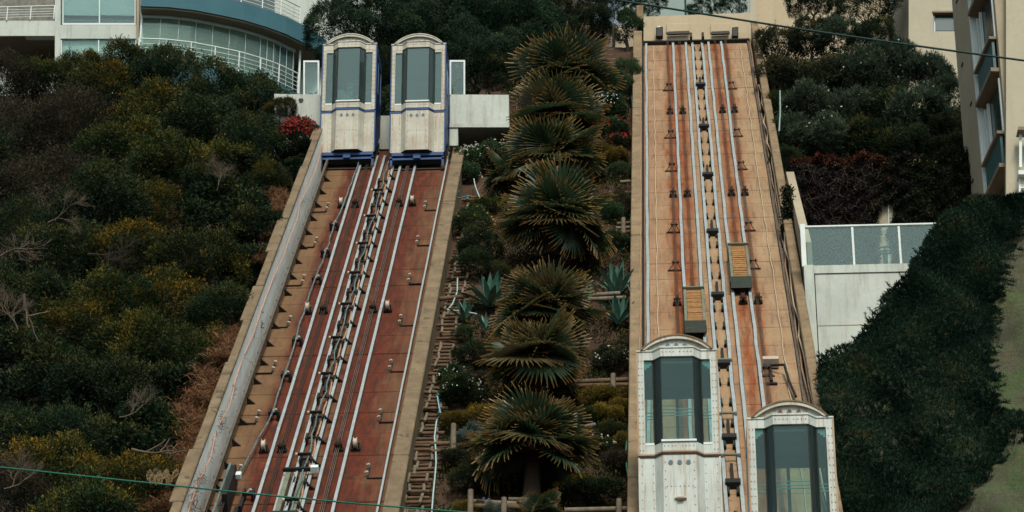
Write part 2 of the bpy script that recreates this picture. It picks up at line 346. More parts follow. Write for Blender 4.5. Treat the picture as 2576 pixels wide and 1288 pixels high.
def agave_mat():
    m, nt, out = new_mat('agave_skin'); v = coord(nt, 'Position')
    a = N_(nt, 'ShaderNodeAttribute', attribute_name='tint')
    col = mix(nt, ramp(nt, nz(nt, v, 6, 4, .6), [(.35, 0.0), (.65, 1.0)]), (.06, .16, .12), (.12, .22, .17))
    col = mix(nt, ramp(nt, a.outputs['Fac'], [(.9, 0.0), (1.0, 1.0)]), col, (.05, .03, .02))
    finish(nt, out, col, .5, nz(nt, v, 60, 3, .6), .1, .004); return m
M['agave'] = agave_mat()
def palm_mat():
    m, nt, out = new_mat('fan_palm_blade')
    a = N_(nt, 'ShaderNodeAttribute', attribute_name='tint'); t = a.outputs['Fac']
    v = coord(nt, 'Position'); oi = N_(nt, 'ShaderNodeObjectInfo')
    n = nz(nt, v, 9, 3, .6)
    green = mix(nt, n, (.012, .036, .020), (.055, .088, .038))
    tt = math_(nt, 'ADD', t, math_(nt, 'MULTIPLY', math_(nt, 'SUBTRACT', n, .5), .25))
    c = mix(nt, ramp(nt, tt, [(.78, 0.0), (.96, .9)]), green, (.27, .15, .03))
    c = mix(nt, ramp(nt, tt, [(.93, 0.0), (1.02, 1.0)]), c, (.36, .24, .12))
    dry = ramp(nt, oi.outputs['Random'], [(.82, 0.0), (.9, 1.0)])
    c = mix(nt, math_(nt, 'MULTIPLY', dry, .6), c, (.17, .115, .05))
    p = N_(nt, 'ShaderNodeBsdfPrincipled'); nt.links.new(c, p.inputs['Base Color']); p.inputs['Roughness'].default_value = .45; p.inputs['Specular IOR Level'].default_value = .4
    tr = N_(nt, 'ShaderNodeBsdfTranslucent'); nt.links.new(c, tr.inputs[0])
    ms = N_(nt, 'ShaderNodeMixShader'); ms.inputs[0].default_value = .34
    nt.links.new(p.outputs[0], ms.inputs[1]); nt.links.new(tr.outputs[0], ms.inputs[2]); nt.links.new(ms.outputs[0], out.inputs[0]); return m
M['palm'] = palm_mat()
def sand_mat():
    m, nt, out = new_mat('mossy_sand_slope'); v = coord(nt, 'Position')
    col = mix(nt, ramp(nt, nz(nt, v, .7, 6, .65), [(.35, 0.0), (.65, 1.0)]), (.12, .118, .075), (.07, .078, .046))
    g = nz(nt, v, 22, 6, .8); col = mix(nt, ramp(nt, g, [(.40, .95), (.58, 0.0)]), col, (.045, .042, .026))
    moss = math_(nt, 'MULTIPLY', ramp(nt, nz(nt, v, .9, 4, .6), [(.42, 0.0), (.58, 1.0)]), ramp(nt, nz(nt, v, 14, 4, .7), [(.45, 0.0), (.62, 1.0)]))
    col = mix(nt, moss, col, (.05, .13, .02))
    och = math_(nt, 'MULTIPLY', ramp(nt, nz(nt, v, 1.2, 4, .6), [(.5, 0.0), (.7, 1.0)]), ramp(nt, nz(nt, v, 17, 4, .7), [(.5, 0.0), (.64, 1.0)]))
    col = mix(nt, math_(nt, 'MULTIPLY', och, .8), col, (.22, .13, .05))
    finish(nt, out, col, .95, g, 1.0, .06); return m
M['sand'] = sand_mat()
# ------------------------------------------------------------------ frames of the two inclines (x across, y up the slope, z out of it)
def incline_frame(x0, slope):
    d = Vector(DV)+Vector((slope, 0, 0)); d.normalize(); n = Vector(NV); x = d.cross(n).normalized()
    m = Matrix((x, d, n)).transposed().to_4x4(); m.translation = Vector(trk(x0, 0)); return m
ML = incline_frame(-9.0, -.0065); MR = incline_frame(-.05, .0055)
def lm(base, x, s, h=0, rz=0): return base @ Matrix.Translation((x, s, h)) @ Matrix.Rotation(rz, 4, 'Z')
def pxl(base, px, py, h=0):
    p = base.inverted() @ Vector(onp(px, py, h)); return p.x, p.y

# ------------------------------------------------------------------ the hill
def smooth(a, b, x): t = min(1, max(0, (x-a)/(b-a))); return t*t*(3-2*t)
def hill_z(x, y):
    z = planez(y)-1.15
    z += .25*noise.noise(Vector((x*.3, y*.3, 0)))
    k = smooth(-4.5, -2.5, x); top = 40.5*(1-k)+44.9*k
    if -10.5 < x < -1.2 and y > 79: top += (y-79)*1.25*smooth(-10.5, -9.5, x)*(1-smooth(-2.6, -1.2, x))
    top += 1.9*(1-smooth(-12.6, -11.6, x))+1.8*(1-smooth(-18, -13, x))
    z = min(z, top) if y < 79 else min(top, 62)
    if x > 3.72 and y < 67.2: z = min(z, 27.3 if y > 58.2 else 25.4)
    return max(z, -2.0+.05*noise.noise(Vector((x*.2, y*.2, 3))))
def grid_mesh(name, xs, ys, zf, mat, kind='structure', mtx=None, label=None):
    vs = [(x, y, zf(x, y)) for y in ys for x in xs]; n = len(xs)
    fs = [(j*n+i, j*n+i+1, (j+1)*n+i+1, (j+1)*n+i) for j in range(len(ys)-1) for i in range(n-1)]
    me = bpy.data.meshes.new(name); me.from_pydata(vs, [], fs); me.materials.append(mat)
    me.polygons.foreach_set('use_smooth', [True]*len(fs)); me.update()
    o = link(name, me, None, mtx); o['kind'] = kind
    if label: o['label'] = label
    return o
xs = list(np.arange(-34, 24.1, .5)); ys = list(np.arange(16, 60, .6))+list(np.arange(60, 100, .5))
grid_mesh('hillside', [-90, -60, -45]+xs+[32, 50, 90], [-60, -20, 5]+ys+[110, 150, 220], hill_z, M['hill'], label='brown earth hillside under the shrubs and inclines')
# garden soil between the two inclines
def soil_h(x, s): return -.42+.10*noise.noise(Vector((x*.9, s*.7, 5)))+.05*noise.noise(Vector((x*3, s*3, 1)))+.02*noise.noise(Vector((x*11, s*11, 1)))+.16*((s*.42) % 1.0)
grid_mesh('garden_soil', list(np.arange(-6.85, -2.0, .1)), list(np.arange(-47, 1.2, .12)), soil_h, M['soil'], mtx=tmat(0, 0), label='bare brown garden soil sloping between the two inclines')

# ------------------------------------------------------------------ inclines
def set_uv(me):
    uv = me.uv_layers.new(name='uv'); co = [v.co for v in me.vertices]
    for l in me.loops: uv.data[l.index].uv = (co[l.vertex_index].x, co[l.vertex_index].y)
def incline(name, base, mat, s0, s1, label, seed, gap):
    root = empty(name, mtx=base); root['label'] = label; root['kind'] = 'structure'
    MB().box((-1.74, s0, -.7), (1.74, s1, -.15)).build('foundation_slab', M['rustiron'], root)
    k0 = math.floor(s0/1.22); k = k0; rnd = random.Random(seed)
    while k*1.22 < s1-.2:
        a = k*1.22+gap; b = min((k+1)*1.22-gap, s1); h = rnd.uniform(-.012, .004)
        mb = MB().box((-1.73, a, -.14), (1.73, b, h))
        me = mb.mesh('concrete_panel', mat); set_uv(me)
        o = link('concrete_panel', me, root); md = o.modifiers.new('bevel', 'BEVEL'); md.width = .012; md.segments = 1
        k += 1
    return root
RL = incline('left_incline', ML, M['rampL'], -50, -12.2, 'rust-red concrete incline on the left with transverse joints', 1, .009)
RR = incline('right_incline', MR, M['rampR'], -50, .25, 'tan concrete incline on the right, stained orange under its cables', 2, .005)

def strip(mb, x, s0, s1, w, h0, h1, jit=0, step=1.22, seed=0, m=0):
    rnd = random.Random(seed); n = max(1, int(round((s1-s0)/step))); vs = []
    for i in range(n+1):
        s = s0+(s1-s0)*i/n; dx = rnd.uniform(-jit, jit)
        vs += [(x-w/2+dx, s, h0), (x+w/2+dx, s, h0), (x+w/2+dx, s, h1), (x-w/2+dx, s, h1)]
    fs = [(0, 1, 2, 3), (4*n+3, 4*n+2, 4*n+1, 4*n)]
    for i in range(n):
        a = 4*i; b = a+4
        fs += [(a, b, b+1, a+1), (a+1, b+1, b+2, a+2), (a+2, b+2, b+3, a+3), (a+3, b+3, b, a)]
    mb.add(vs, fs, m)
ORD = ['first', 'second', 'third', 'fourth', 'fifth', 'sixth', 'seventh', 'eighth', 'ninth', 'tenth', 'eleventh', 'twelfth', '13th', '14th', '15th', '16th', '17th', '18th', '19th', '20th']
def ordn(i): return ORD[i] if i < 20 else ('%dth' % (i+1) if (i+1) % 10 not in (1, 2, 3) else '%d%s' % (i+1, {1: 'st', 2: 'nd', 3: 'rd'}[(i+1) % 10]))
def rail(base, x, s0, s1, w, label, group, raised=.0, mat='steel', jit=.006, seed=0):
    t = empty('track_rail', label=label, cat='rail', group=group, mtx=base)
    mb = MB(); strip(mb, x, s0, s1, w, raised+.055, raised+.085, jit, seed=seed); mb.build('rail_head', M[mat], t)
    mb = MB(); strip(mb, x, s0, s1, w*.35, raised+.012, raised+.056, jit, seed=seed); strip(mb, x, s0, s1, w*1.25, raised+.004, raised+.014, jit, seed=seed+1); mb.build('rail_foot', M['rustiron'], t)
    return t
posL = ['left outer', 'left inner narrow', 'right inner narrow', 'centre-left', 'centre-right', 'left narrow', 'right narrow', 'right outer']
offs = [-1.63, -.77, -.36, -.155, .155, .36, .77, 1.63]
desc = ['outermost on the left', 'second from the left', 'third from the left', 'just left of the centre brackets', 'just right of the centre brackets', 'third from the right', 'second from the right', 'outermost on the right']
for i, x in enumerate(offs):
    if i in (0,): rail(ML, -1.665, -50, -13, .055, 'grey raised rail on black wedges along the white wall of the left incline', 'rails of the left incline', .20, 'steel_d', 0)
    elif i == 7: rail(ML, 1.64, -50, -13, .04, 'thin pale rail of the left incline, ' + desc[i], 'rails of the left incline', .02, 'steel', .004)
    else: rail(ML, x, -50, -13, .062, 'pale steel rail of the rusty left incline, ' + desc[i], 'rails of the left incline', 0, 'steel', .004, i)
    rail(MR, x, -50, -.35, .07 if i not in (7,) else .05, ('dull grey' if i == 7 else 'bright white-blue') + ' steel rail of the tan right incline, ' + desc[i], 'rails of the right incline', 0, 'steel_d' if i == 7 else 'steel', .009, 20+i)

# ---- side walls
def wall(name, base, x0, x1, hb, ht, s0, s1, label, wallm, capm, capov=.03, caph=.1, steps=None, seg=2.6):
    root = empty(name, mtx=base, label=label, cat='wall')
    mb = MB(); n = int((s1-s0)/1.3)
    strip(mb, (x0+x1)/2, s0, s1, x1-x0, hb, ht-caph-.003, .012, seed=3); mb.build('wall_face', M[wallm], root)
    s = s0; k = 0; rnd = random.Random(9)
    while s < s1-.2:
        e = min(s+seg*rnd.uniform(.85, 1.15), s1)
        ov = (steps[k % len(steps)] if steps else 0)
        MB().box((x0-capov-ov if x0 < 0 and steps else x0-capov, s+.006, ht-caph-.0), (x1+capov, e-.006, ht+rnd.uniform(-.012, .012))).build('coping_block', M[capm], root, bevel=.02)
        s = e; k += 1
    return root
wall('side_wall', ML, -1.99, -1.84, -1.6, 1.0, -50, -13.2, 'peeling white wall with stepped tan coping on the far left of the left incline', 'wall_left', 'cap', .012, .10, steps=[.04, .0, .08, .02, .10, .03])
wall('side_wall', ML, 1.80, 2.08, -1.4, .30, -50, -13.2, 'tan concrete wall with olive outer side between left incline and garden', 'olive', 'cap', .025, .09, seg=3.6)
wall('side_wall', MR, -2.02, -1.78, -1.3, .35, -50, .25, 'low tan wall between the palm garden and the right incline', 'tanwall', 'tanwall', .02, .08, seg=3.2)
wall('side_wall', MR, 1.76, 1.94, -1.5, .55, -50, .4, 'tan concrete wall on the right edge of the right incline', 'tanwall', 'tanwall', .02, .08, seg=3.2)
# drain gutter, its shade drawn as a black strip, beside the left wall of the right incline
mb = MB(); strip(mb, -1.735, -50, 0, .05, .0, .03, 0); tag(mb.build('drain_gutter', M['black'], None, MR), 'dark narrow gutter at the foot of the wall between garden and right incline', 'gutter')

def wobble(base, x, s0, s1, h, r, mat, name, label, cat, amp=.02, seed=0, step=.6, group=None, n=6, xs=None):
    rnd = random.Random(seed); K = int((s1-s0)/step)+1; pts = []
    for k in range(K+1):
        s = s0+(s1-s0)*k/K
        xx = x if xs is None else np.interp(s, [q[0] for q in xs], [q[1] for q in xs])
        pts.append((xx+rnd.uniform(-amp, amp), s, h+rnd.uniform(-.004, .008)))
    return tag(MB().tube(pts, r, n).build(name, M[mat], None, base), label, cat, group)
wobble(ML, -1.80, -50, -13.5, .62, .012, 'orange', 'conduit', 'thin orange conduit clipped along the white wall of the left incline', 'conduit', .05, 1, 1.5)
wobble(ML, 0, -50, -13.5, .16, .020, 'tealcable', 'travelling_cable', 'slack blue-grey cable swinging beside the second rail of the left incline', 'cable', .02, 2, .5,
       xs=[(-50, -1.2), (-38, -1.45), (-36, -1.2), (-33.5, -1.0), (-30, -.98), (-27, -1.0), (-25, -.98), (-22.5, -.93), (-20, -.93), (-17, -.85), (-13, -.8)])
for i, (x, nm) in enumerate(((-.57, 'left'), (.57, 'right'))):
    for j in range(3):
        wobble(ML, x+(j-1)*.035, -50, -13, .10, .0085, 'cable' if i == 0 else 'steel_d', 'haul_cable', 'thin haul cable between the %s narrow rails, left incline, strand %s' % (nm, ORD[j]), 'cable', .003, j, 1.2, 'haul cables of the left incline, %s bundle' % nm, 4)
# centre bundle of the left incline
wobble(ML, .03, -50, -13.4, .20, .018, 'tealcable', 'travelling_cable', 'twisted dark teal cable lying over the centre brackets of the left incline', 'cable', .035, 5, .5)
wobble(ML, .08, -50, -14.5, .06, .022, 'copper', 'cable_bundle', 'pale pinkish cable bundle in the centre channel of the left incline', 'cable', .025, 6, .6)
# right incline cables and conduits
wobble(MR, -1.40, -50, -.6, .03, .014, 'conduit', 'conduit', 'thin wavy pale conduit near the left edge of the right incline', 'conduit', .016, 11, .7)
wobble(MR, 1.36, -40.5, -.6, .03, .014, 'conduit', 'conduit', 'thin wavy pale conduit near the right edge of the right incline', 'conduit', .02, 12, .7)
wobble(MR, 1.70, -50, -.6, .12, .022, 'copper', 'conduit', 'salmon pipe strapped to the right wall of the right incline', 'conduit', .03, 13, .9)
wobble(MR, 1.73, -50, -7, .30, .02, 'conduit', 'conduit', 'slack grey pipe sagging along the right wall of the right incline', 'conduit', .05, 14, 1.1)
wobble(MR, -1.80, -50, -6, .365, .012, 'copper', 'conduit', 'thin pale pipe on top of the wall left of the right incline', 'conduit', .02, 15, 1.1)
wag = [(-.565, pxl(MR, 1718, 725, .42)[1]-0.02), (.565, pxl(MR, 1832, 615, .42)[1]-0.02)]       # upper ends of the two wagons
for i, (x, s1) in enumerate(wag):
    for j in (-1, 1):
        wobble(MR, x+j*.022, s1-.2, -.2, .12, .010, 'cable', 'haul_cable', '%s dark cable of the pair down to the %s wagon' % ('left' if j < 0 else 'right', 'lower left' if i == 0 else 'upper right'), 'cable', .002, j, 1.2, 'cables of the %s wagon' % ('lower left' if i == 0 else 'upper right'), 4)
for x, nm in ((-.95, 'left'), (.90, 'right')):
    for j in (-1, 0, 1):
        wobble(MR, x+j*.028, -50, -.2, .14, .009, 'cable', 'haul_cable', 'dark haul cable over the %s pulley stands, right incline, strand %s' % (nm, ORD[j+1]), 'cable', .002, j, 1.2, 'haul cables over the %s pulley stands' % nm, 4)

# ---- fittings on the left incline
def wedge_mb():
    mb = MB(); mb.prism([(-.02, 0), (.13, 0), (-.02, .14)], -.022, .022, 'y'); mb.box((-.045, -.03, 0), (-.015, .03, .16)); return mb
wme = wedge_mb().mesh('wedge_bracket', M['black'])
def cap_name(i, n): return ordn(i)+' from the bottom'
svals = [-15.2-1.22*k for k in range(24)][::-1]
for i, s in enumerate(svals):
    o = link('wedge_bracket', wme, None, lm(ML, -1.60, s)); tag(o, 'black triangular bracket under the raised rail, %s' % cap_name(i, 0), 'bracket', 'wedge brackets along the white wall')
    o = link('wedge_bracket', wme, None, lm(ML, .19, s)); tag(o, 'black triangular bracket at the left incline centre rail, %s' % cap_name(i, 0), 'bracket', 'wedge brackets along the centre rail')

clipme = MB().box((-.02, -.05, 0), (.02, .05, .13)).mesh('wall_clip', M['black'])
for i, s in enumerate(svals):
    o = link('wall_clip', clipme, None, lm(ML, -1.75, s+.5)); tag(o, 'short black upright clip at the foot of the white wall, %s' % cap_name(i, 0), 'clip', 'upright clips at the white wall')
def lamp_bracket(side):
    t = empty('lamp_bracket', label='x', cat='lamp bracket', mtx=Matrix.Identity(4))
    d = -1 if side == 'left' else 1
    MB().box((-.016, 0, 0), (.016, .62, .03)).box((min(0, d*.36), -.016, 0), (max(0, d*.36), .016, .03)).build('angle_iron', M['black'], t)
    for s in (.16, .56):
        a = MB().cyl((-d*.02*1, s, .03), (d*-.02, s, .10), .03, 8).cyl((d*.11*-1+d*.05, s, .075), (d*.03-d*.04, s, .085), .022, 8, .034).build('lamp', M['lampw'], t)
    return t
for side, x, s_first, n in (('left', -1.33, -18.15, 7), ('right', 1.30, -18.25, 8)):
    pr = None
    ss = [s_first-3.07*k for k in range(n)][::-1]
    for i, s in enumerate(ss):
        if side == 'left' and i == len(ss)-4: pass
        o = lamp_bracket(side) if pr is None else copy_tree(pr)
        if pr is None: pr = o
        o.matrix_world = lm(ML, x, s, .004)
        o['label'] = 'L-shaped bracket with two lamps, %s side of left incline, %s' % (side, cap_name(i, 0)); o['group'] = 'lamp brackets on the %s half of the left incline' % side
def roller(tall=.0):
    t = empty('cable_roller', label='x', cat='roller', mtx=Matrix.Identity(4))
    MB().box((-.10, -.08, 0), (.10, .08, .05)).box((-.075, -.05, .05), (-.055, .05, .16)).box((.055, -.05, .05), (.075, .05, .16)).build('bearing_block', M['black'], t)
    MB().cyl((-.03, 0, .15), (.03, 0, .15), .10, 14).cyl((-.04, 0, .15), (-.03, 0, .15), .125, 14).cyl((.03, 0, .15), (.04, 0, .15), .125, 14).build('wheel', M['lampw'], t)
    MB().cyl((-.09, 0, .15), (.09, 0, .15), .02, 6).build('axle', M['black'], t)
    return t
pr = roller(); first = True
names4 = ['left of the second rail', 'between the left narrow rails', 'between the right narrow rails', 'right of the seventh rail']
for base, inc, sv in ((ML, 'left incline', (-35.1, -26.35, -17.7)), (MR, 'right incline', (-35.2, -26.35, -17.5, -9.0))):
    for r_, s in enumerate(sv):
        for c_, x in enumerate((-.95, -.58, .58, .93)):
            if base is MR and (s < -30 or (s < -26 and c_ == 1)): continue
            o = pr if first else copy_tree(pr); first = False
            o.matrix_world = lm(base, x, s, .004)
            if base is MR or c_ in (1, 2):
                for ch in o.children:
                    if ch.name.startswith('wheel'):
                        ch.material_slots[0].link = 'OBJECT'; ch.material_slots[0].material = M['rustiron']
            tag(o, 'cable roller on the %s, %s row up, %s' % (inc, ordn(r_), names4[c_]), 'roller', 'cable rollers of the '+inc)
def hblock():
    t = empty('cable_support', label='x', cat='cable support', mtx=Matrix.Identity(4))
    MB().box((-.11, -.12, 0), (-.06, .12, .20)).build('side_plate', M['black'], t); MB().box((.06, -.12, 0), (.11, .12, .20)).build('side_plate', M['black'], t)
    MB().box((-.10, -.03, .09), (.10, .03, .15)).build('cross_bar', M['black'], t)
    MB().cyl((-.02, -.0, .14), (.05, 0, .22), .03, 8).build('insulator', M['lampw'], t); return t
pr = hblock()
for i, s in enumerate([-19.7, -22.0, -24.15, -28.6, -30.9, -33.2, -37.6][::-1]):
    o = pr if i == 0 else copy_tree(pr)
    o.matrix_world = lm(ML, -.95, s, .004); tag(o, 'black H-shaped cable support on the left incline, %s' % cap_name(i, 0), 'cable support', 'H-shaped supports under the slack cable')
# centre brackets of the left incline
def centre_bracket(big):
    t = empty('centre_bracket', label='x', cat='bracket', mtx=Matrix.Identity(4))
    MB().box((-.13, -.15, 0), (-.09, .15, .18)).build('upright_plate', M['black'], t)
    MB().box((.09, -.10, 0), (.12, .10, .16)).build('upright_plate', M['black'], t)
    MB().box((-.14, -.02, .11), (.14, .03, .15)).build('cross_bar', M['black'], t)
    if big:
        MB().box((-.06, -.75, .04), (.02, .0, .12)).box((-.17, .0, .2), (.10, .05, .26)).build('trip_arm', M['black'], t)
        MB().cyl((-.17, .02, .23), (-.21, .02, .23), .035, 8).build('insulator', M['lampw'], t)
    return t
pb = [centre_bracket(0), centre_bracket(1)]; used = [0, 0]
cs = [-15.8-1.18*k for k in range(20)][::-1]
for i, s in enumerate(cs):
    b = 1 if i % 2 == 0 else 0
    o = pb[b] if not used[b] else copy_tree(pb[b]); used[b] = 1
    o.matrix_world = lm(ML, 0, s, .004); tag(o, 'iron bracket %s, centre of left incline, %s' % ('with long trip arm' if b else 'with crossbar', cap_name(i, 0)), 'bracket', 'centre brackets of the left incline')
# machine frame at the bottom of the left incline
t = empty('guide_frame', label='grey twin-beam frame with black crossbar low in the centre of the left incline', cat='frame', mtx=lm(ML, -.06, -36.6))
MB().box((-.27, -4.5, .0), (-.17, 0, .16)).build('left_beam', M['wagside'], t)
MB().box((.03, -4.5, .0), (.13, 0, .16)).build('right_beam', M['wagside'], t)
MB().box((-.06, -3.9, .14), (-.02, .15, .18)).build('guide_rod', M['steel'], t)
MB().box((-.33, .0, .16), (.22, .07, .24)).box((-.30, -2.2, .16), (.2, -2.1, .22)).build('cross_bar', M['black'], t)
MB().box((.22, .0, .12), (.38, .12, .26)).build('junction_box', M['wpaint'], t, bevel=.01)
t = empty('cable_mast', label='black inclined cable mast with white box, low on the left incline', cat='mast', mtx=lm(ML, -1.28, -38.6))
MB().box((-.05, -.3, 0), (.03, .5, .07)).box((-.06, .1, .07), (.04, 1.6, .5)).build('post', M['black'], t)
MB().tube([(-.08, 1.6, .52), (-.12, .6, .45), (-.2, -.6, .25), (-.24, -2, .1)], .03).build('left_cable', M['tealcable'], t)
MB().tube([(.02, 1.55, .52), (.0, .6, .4), (-.05, -.6, .22), (-.1, -2, .1)], .02).build('right_cable', M['black'], t)
MB().box((.06, 1.2, .35), (.17, 1.36, .46)).build('white_box', M['wpaint'], t, bevel=.01)
MB().box((-.3, -.35, .0), (.5, -.28, .04)).box((.12, -.3, .0), (.2, .5, .08)).box((.2, .4, 0), (.26, .9, .12)).build('foot_iron', M['black'], t)

# ---- fittings on the right incline
def stand():
    t = empty('pulley_stand', label='x', cat='pulley stand', mtx=Matrix.Identity(4))
    MB().box((-.20, -.12, 0), (.17, -.09, .03)).cyl((-.16, -.09, .02), (-.03, .04, .17), .012, 5).cyl((.13, -.09, .02), (.04, .04, .17), .012, 5).build('tripod', M['rustiron'], t)
    MB().cyl((-.10, .04, .18), (.1, .04, .18), .016, 6).cyl((-.08, .04, .18), (-.05, .04, .18), .05, 10).cyl((.04, .04, .18), (.07, .04, .18), .05, 10).build('pulley', M['black'], t)
    return t
pr = stand(); first = True
for side, x in (('left', -.95), ('right', .92)):
    for i, s in enumerate([-34.5, -31.2, -23.7, -20.6, -15.0, -11.6, -6.2]):
        if side == 'left' and s < -30: continue
        o = pr if first else copy_tree(pr); first = False
        o.matrix_world = lm(MR, x, s, .004) @ (Matrix.Scale(-1, 4, (1, 0, 0)) if False else Matrix.Rotation(0 if side == 'left' else PI*0, 4, 'Z'))
        tag(o, 'dark splayed pulley stand under the %s cables, right incline, %s' % (side, cap_name(i if side == 'right' else i-2, 0)), 'pulley stand', 'pulley stands of the right incline')
tstops = [-5.97, -10.79, -15.78, -20.91, -25.92, -30.6, -35.0, -37.4, -39.8]
def tstop():
    t = empty('trip_post', label='x', cat='trip post', mtx=Matrix.Identity(4))
    MB().box((-.03, 0, .02), (.03, 1.0, .07)).build('stem', M['black'], t)
    MB().box((-.15, -.16, .0), (.15, .04, .14)).build('head_block', M['black'], t)
    MB().box((-.12, -.32, .0), (-.07, -.16, .05)).build('prong', M['black'], t); MB().box((.07, -.32, .0), (.12, -.16, .05)).build('prong', M['black'], t); return t
pr = tstop()
for i, s in enumerate(tstops[::-1]):
    o = pr if i == 0 else copy_tree(pr); o.matrix_world = lm(MR, 0, s, .012)
    tag(o, 'black T-shaped iron trip on the right incline centre line, %s' % cap_name(i, 0), 'trip post', 'iron trips on the centre line')
def clip_pair():
    t = empty('rail_clip', label='x', cat='rail clip', mtx=Matrix.Identity(4))
    for x in (-.10, .085): MB().box((x-.018, -.13, 0), (x+.018, .13, .09)).box((x-.03, -.13, 0), (x+.03, -.08, .05)).build('clip', M['waggreen'], t)
    return t
pr = clip_pair(); k = 0
css = [s for s in [-1.2-1.22*j for j in range(31)] if min(abs(s-.3-q) for q in tstops) > .55]
for i, s in enumerate(css[::-1]):
    o = pr if i == 0 else copy_tree(pr); o.matrix_world = lm(MR, 0, s, .012)
    tag(o, 'pair of dark green clips, right incline centre line, %s' % cap_name(i, 0), 'rail clip', 'rail clips on the centre line')
# crossbars between the rails in the gap beside the lower cabins
cb = MB().cyl((-.2, 0, .12), (.2, 0, .12), .03, 8).box((-.2, -.05, 0), (-.16, .05, .12)).box((.16, -.05, 0), (.2, .05, .12)).mesh('gauge_bar', M['wagside'])
for i, py in enumerate((1145, 1040, 905)):
    o = link('gauge_bar', cb, None, lm(MR, .0, pxl(MR, 1826, py, .12)[1], .01)); tag(o, 'grey crossbar over the centre rails beside the lower cabins, %s' % cap_name(i, 0), 'crossbar', 'crossbars beside the lower cabins')
# lamp box with bent arm on the right half
t = empty('lamp_post', label='white box on a black bent arm low on the right incline', cat='lamp', mtx=lm(MR, 1.0, pxl(MR, 1950, 930)[1]))
MB().box((-.03, -.9, .02), (.03, 0, .10)).box((-.12, -.98, 0), (.12, -.9, .05)).build('post', M['black'], t)
MB().tube([(0, -.05, .12), (.2, -.25, .2), (.3, -.3, .22), (.36, -1.1, .15), (.46, -2.0, .12)], .03).build('bent_arm', M['black'], t)
MB().box((-.15, .0, .04), (.2, .16, .26)).build('lamp_box', M['lampw'], t, bevel=.01)
# the two plank-topped counterweight wagons
def wagon(i, x, s1):
    wl = pxl(MR, 1782, 805, .42)[1] if i == 0 else pxl(MR, 1850, 695, .42)[1]
    L = max(1.7, s1-wl); w = .24
    t = empty('counterweight_wagon', label=('lower left' if i == 0 else 'upper right')+' counterweight wagon with ochre plank top and green lower end', cat='wagon', group='counterweight wagons', mtx=lm(MR, x, s1-L, 0))
    MB().box((-w, 0, .16), (-w+.07, L, .40)).build('side_beam', M['wagside'], t, bevel=.01)
    MB().box((w-.07, 0, .16), (w, L, .40)).build('side_beam', M['wagside'], t, bevel=.01)
    MB().box((-w+.07, .05, .14), (w-.07, L-.03, .35)).build('tray', M['black'], t)
    n = int(L/.075); rnd = random.Random(i)
    pm = MB().box((-w+.075, -.034, .36), (w-.075, .034, .385)).mesh('plank', M['plank'])
    for k in range(n):
        link('plank', pm, t, Matrix.Translation((rnd.uniform(-.008, .008), .06+(L-.12)*k/(n-1), rnd.uniform(-.01, .01))))
    MB().box((-w-.01, L, .16), (w+.01, L+.05, .46)).build('upper_end_plate', M['wagside'], t, bevel=.01)
    # lower end hangs vertically
    p = MB(); p.add([(-w, 0, .42), (w, 0, .42), (w, -.20, .20), (-w, -.20, .20), (-w, .06, .10), (w, .06, .10)], [(0, 1, 2, 3), (3, 2, 5, 4), (0, 3, 4), (1, 5, 2)]); p.build('lower_end_plate', M['waggreen'], t)
    for yy in (.12, L-.3):
        for xx in (-.235, .205):
            MB().cyl((xx-.02, yy, .165), (xx+.05, yy, .165), .085, 12).build('wheel', M['rustiron'], t)
        MB().cyl((-.24, yy, .165), (.24, yy, .165), .02, 6).build('axle', M['black'], t)
    MB().cyl((-.08, L+.3, .13), (.08, L+.3, .13), .035, 8).cyl((0, L+.05, .13), (0, L+.5, .12), .02, 6).box((-.04, L+.05, .1), (.04, L+.18, .18)).build('cable_clamp', M['black'], t)
for i, (x, s1) in enumerate(wag): wagon(i, x, s1)

# ---- head wall of the right incline
HB = MR
t = empty('head_wall', label='beige wall closing the top of the right incline', cat='wall', mtx=Matrix.Identity(4))
YH = 78.2
def P(px, py, Y): v = aty(px, py, Y); return (float(v[0]), float(v[2]))
MB().prism([P(1619, 112, YH), P(1890, 112, YH), P(1887, 32, YH), P(1619, 42, YH)], YH, YH+.35).build('wall_face', M['beige'], t)
for a, b in ((1676, 1736), (1787, 1836)):
    tt = empty('hatch_cover', label='pale rectangular hatch above the cable slot, %s one on the head wall' % ('left' if a < 1700 else 'right'), cat='hatch', mtx=Matrix.Identity(4))
    MB().prism([P(a, 85, YH), P(b, 84, YH), P(b, 61, YH), P(a, 62, YH)], YH-.07, YH-.004).build('cover', M['beige'], tt, bevel=.02)
    MB().prism([P(a+3, 92, YH), P(b-2, 90, YH), P(b-2, 83.5, YH), P(a+3, 85.5, YH)], YH-.16, YH-.075).build('slot_lip', M['black'], tt)
for a, b in ((1650, 1668), (1841, 1857)):
    tag(MB().prism([P(a, 103, YH), P(b, 103, YH), P(b, 78, YH), P(a, 80, YH)], YH-.3, YH-.1).build('buffer_block', M['black'], None, bevel=.02), 'black buffer block at the foot of the head wall, %s one' % ('left' if a < 1700 else 'right'), 'buffer', 'buffer blocks')
mb = MB().tube([(P(1656, 80, YH)[0]+.0, YH-.2, P(1656, 80, YH)[1]), (P(1660, 76, YH)[0], YH-.2, P(1660, 74, YH)[1])], .07, 7, r2=.03)
tag(mb.build('white_bag', M['fl_white'], None), 'small crumpled white bag on top of the left black buffer block', 'bag')
tag(MB().box((-1.72, -.36, .02), (1.68, -.22, .13)).build('end_beam', M['black'], None, MR), 'black beam across the upper ends of the rails', 'beam')
for j, x in enumerate((-.19, .19)):
    tag(MB().box((x-.04, -.55, .01), (x+.04, .05, .3)).build('rail_stop', M['rustiron'], None, MR), 'rusty stop post at the top of the centre rails, %s one' % ('left' if j == 0 else 'right'), 'rail stop', 'rail stops')
